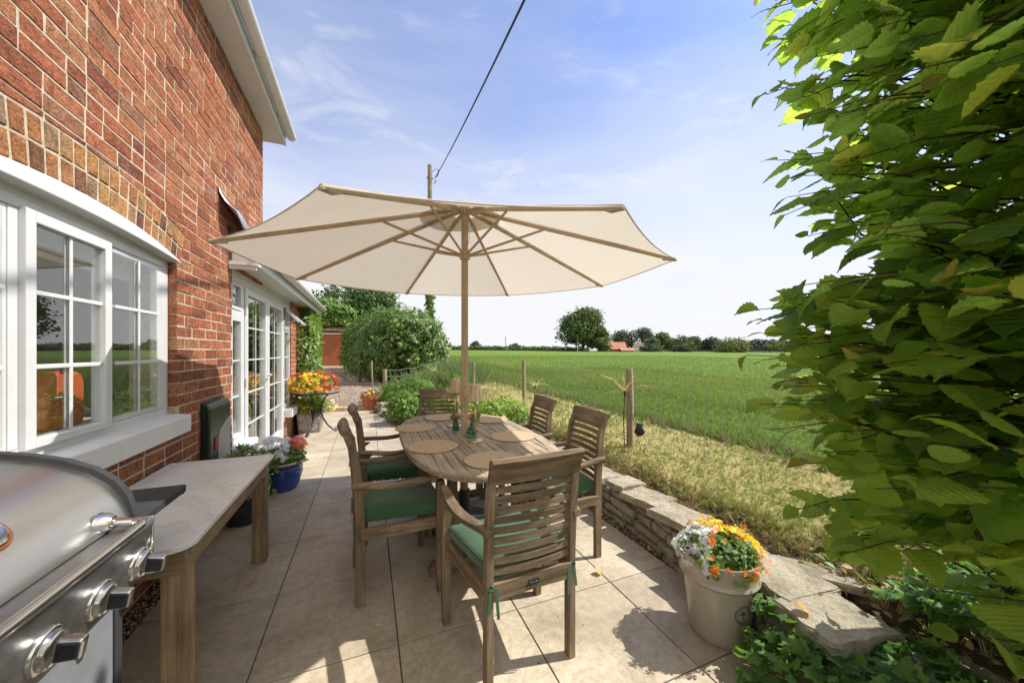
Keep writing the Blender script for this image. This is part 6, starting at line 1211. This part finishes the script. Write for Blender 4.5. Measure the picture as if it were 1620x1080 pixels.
# ------------------------------------------------------------------ ivy on the ground, fallen leaves
t = empty('ground_ivy', (1.65, .62, .05), 'dark glossy ivy spreading over boulders in the bottom right corner', 'ivy')
n = 4200; x = RNG.uniform(1.22, 2.7, n); y = RNG.uniform(.1, 1.07, n); mound = .17 * np.exp(-((x - 1.56) / .22) ** 2 - ((y - .88) / .22) ** 2) + .12 * np.exp(-((x - 1.62) / .36) ** 2 - ((y - .55) / .26) ** 2) + .12 * np.exp(-((x - 2.1) / .5) ** 2 - ((y - .4) / .3) ** 2)
edge = 1.30 + .05 * np.sin(y * 19) + np.clip(y - .86, 0, 1) * .9; ok = (x > edge) & ~((x > 1.66) & (y > .80)); x, y, mound = x[ok], y[ok], mound[ok]
base = np.where(x > 1.98, .29, 0) ; zz = np.maximum(base, 0) + mound * (.55 + .55 * RNG.random(len(x))) + .012 + .05 * RNG.random(len(x)); zz = np.where((x > 1.6) & (x < 2.0), np.maximum(zz, .22 + .05 * RNG.random(len(x))), zz)
N_ = RNG.normal(size=(len(x), 3)) * .42 + [-.1, .1, 1]; U = RNG.normal(size=(len(x), 3)) + [-.3, .2, -.2]; scatter('leaves', T_IVY, np.column_stack([x, y, zz]), frames(N_, U), (.056 * (.6 + .75 * RNG.random(len(x))))[:, None], IVY, t)
m = MB()
for k in range(26):
    a = rr.uniform(0, 6.28); p = Vector((rr.uniform(1.4, 2.3), rr.uniform(.2, .8), .06)); m.tube([p, p + Vector((.1 * math.cos(a), .1 * math.sin(a), .05)), p + Vector((.22 * math.cos(a), .2 * math.sin(a), .02))], .003, 5)
m.build('vines', TWIG, t)
D = np.array([[1.60, 1.0, .12], [1.62, 1.02, .16], [1.60, .98, .2], [1.66, 1.03, .1], [1.58, 1.02, .22], [1.61, .96, .14]]); leaves('ivy_sprig', D, unit(6) * .3 + [-.8, .3, .6], .055, IVY, t, T_IVY)
n = 900; x = RNG.uniform(1.95, 2.7, n); y = RNG.uniform(.3, 1.2, n); z = np.array([hgt(a, b) for a, b in zip(x, y)]) + .008 + .03 * RNG.random(n); N_ = RNG.normal(size=(n, 3)) * .5 + [0, 0, 1]
put(scatter('leaf_litter', T_LEAF, np.column_stack([x, y, z]), frames(N_), (.035 * (.5 + RNG.random(n)))[:, None], [STRAW, SHR, DRYL], mi=RNG.choice([0, 1, 2], n, p=[.6, .25, .15])), kind='stuff')
n = 420; x = RNG.uniform(1.79, 1.90, n); y = RNG.uniform(1.2, 4.5, n); N_ = RNG.normal(size=(n, 3)) * .4 + [0, 0, 1]
put(scatter('leaf_litter', T_LEAF, np.column_stack([x, y, np.full(n, .002)]), frames(N_), (.022 * (.5 + RNG.random(n)))[:, None], [STRAW, DRYL], mi=RNG.choice([0, 1], n, p=[.7, .3])), kind='stuff')
for (x, y, z, s_, lb) in ((1.335, 1.825, .004, .055, 'curled orange brown dry leaf on the patio beside the nearest chair'), (1.695, .905, .292, .062, 'yellow dry leaf lying on the big capping slab'), (1.80, 1.47, .006, .05, 'yellow fallen leaf in the gravel behind the glazed pot')):
    o = scatter('fallen_leaf', t_hazel(12, 3, -.5, .5), np.array([[x, y, z]]), frames(np.array([[.2, -.3, 1.]]), np.array([[-.8, .5, .1]])), np.array([[s_]]), DRYL, origin=(x, y, z), smooth=True); put(o, lb, 'leaf', 'fallen leaves')
# scattered grit and bits of leaf blown onto the slabs
n = 260; x = RNG.uniform(-1.0, 1.75, n); y = RNG.uniform(.7, 6, n); k = (x < 1.78) & (RNG.random(n) < .35 + .4 * (x > 1.1)); x, y = x[k], y[k]; N_ = RNG.normal(size=(len(x), 3)) * .25 + [0, 0, 1]
put(scatter('patio_litter', T_LEAF, np.column_stack([x, y, np.full(len(x), .0025)]), frames(N_), (.010 * (.4 + 1.1 * RNG.random(len(x)) ** 3))[:, None], [STRAW, SOIL], mi=RNG.choice([0, 1], len(x), p=[.6, .4])), kind='stuff')
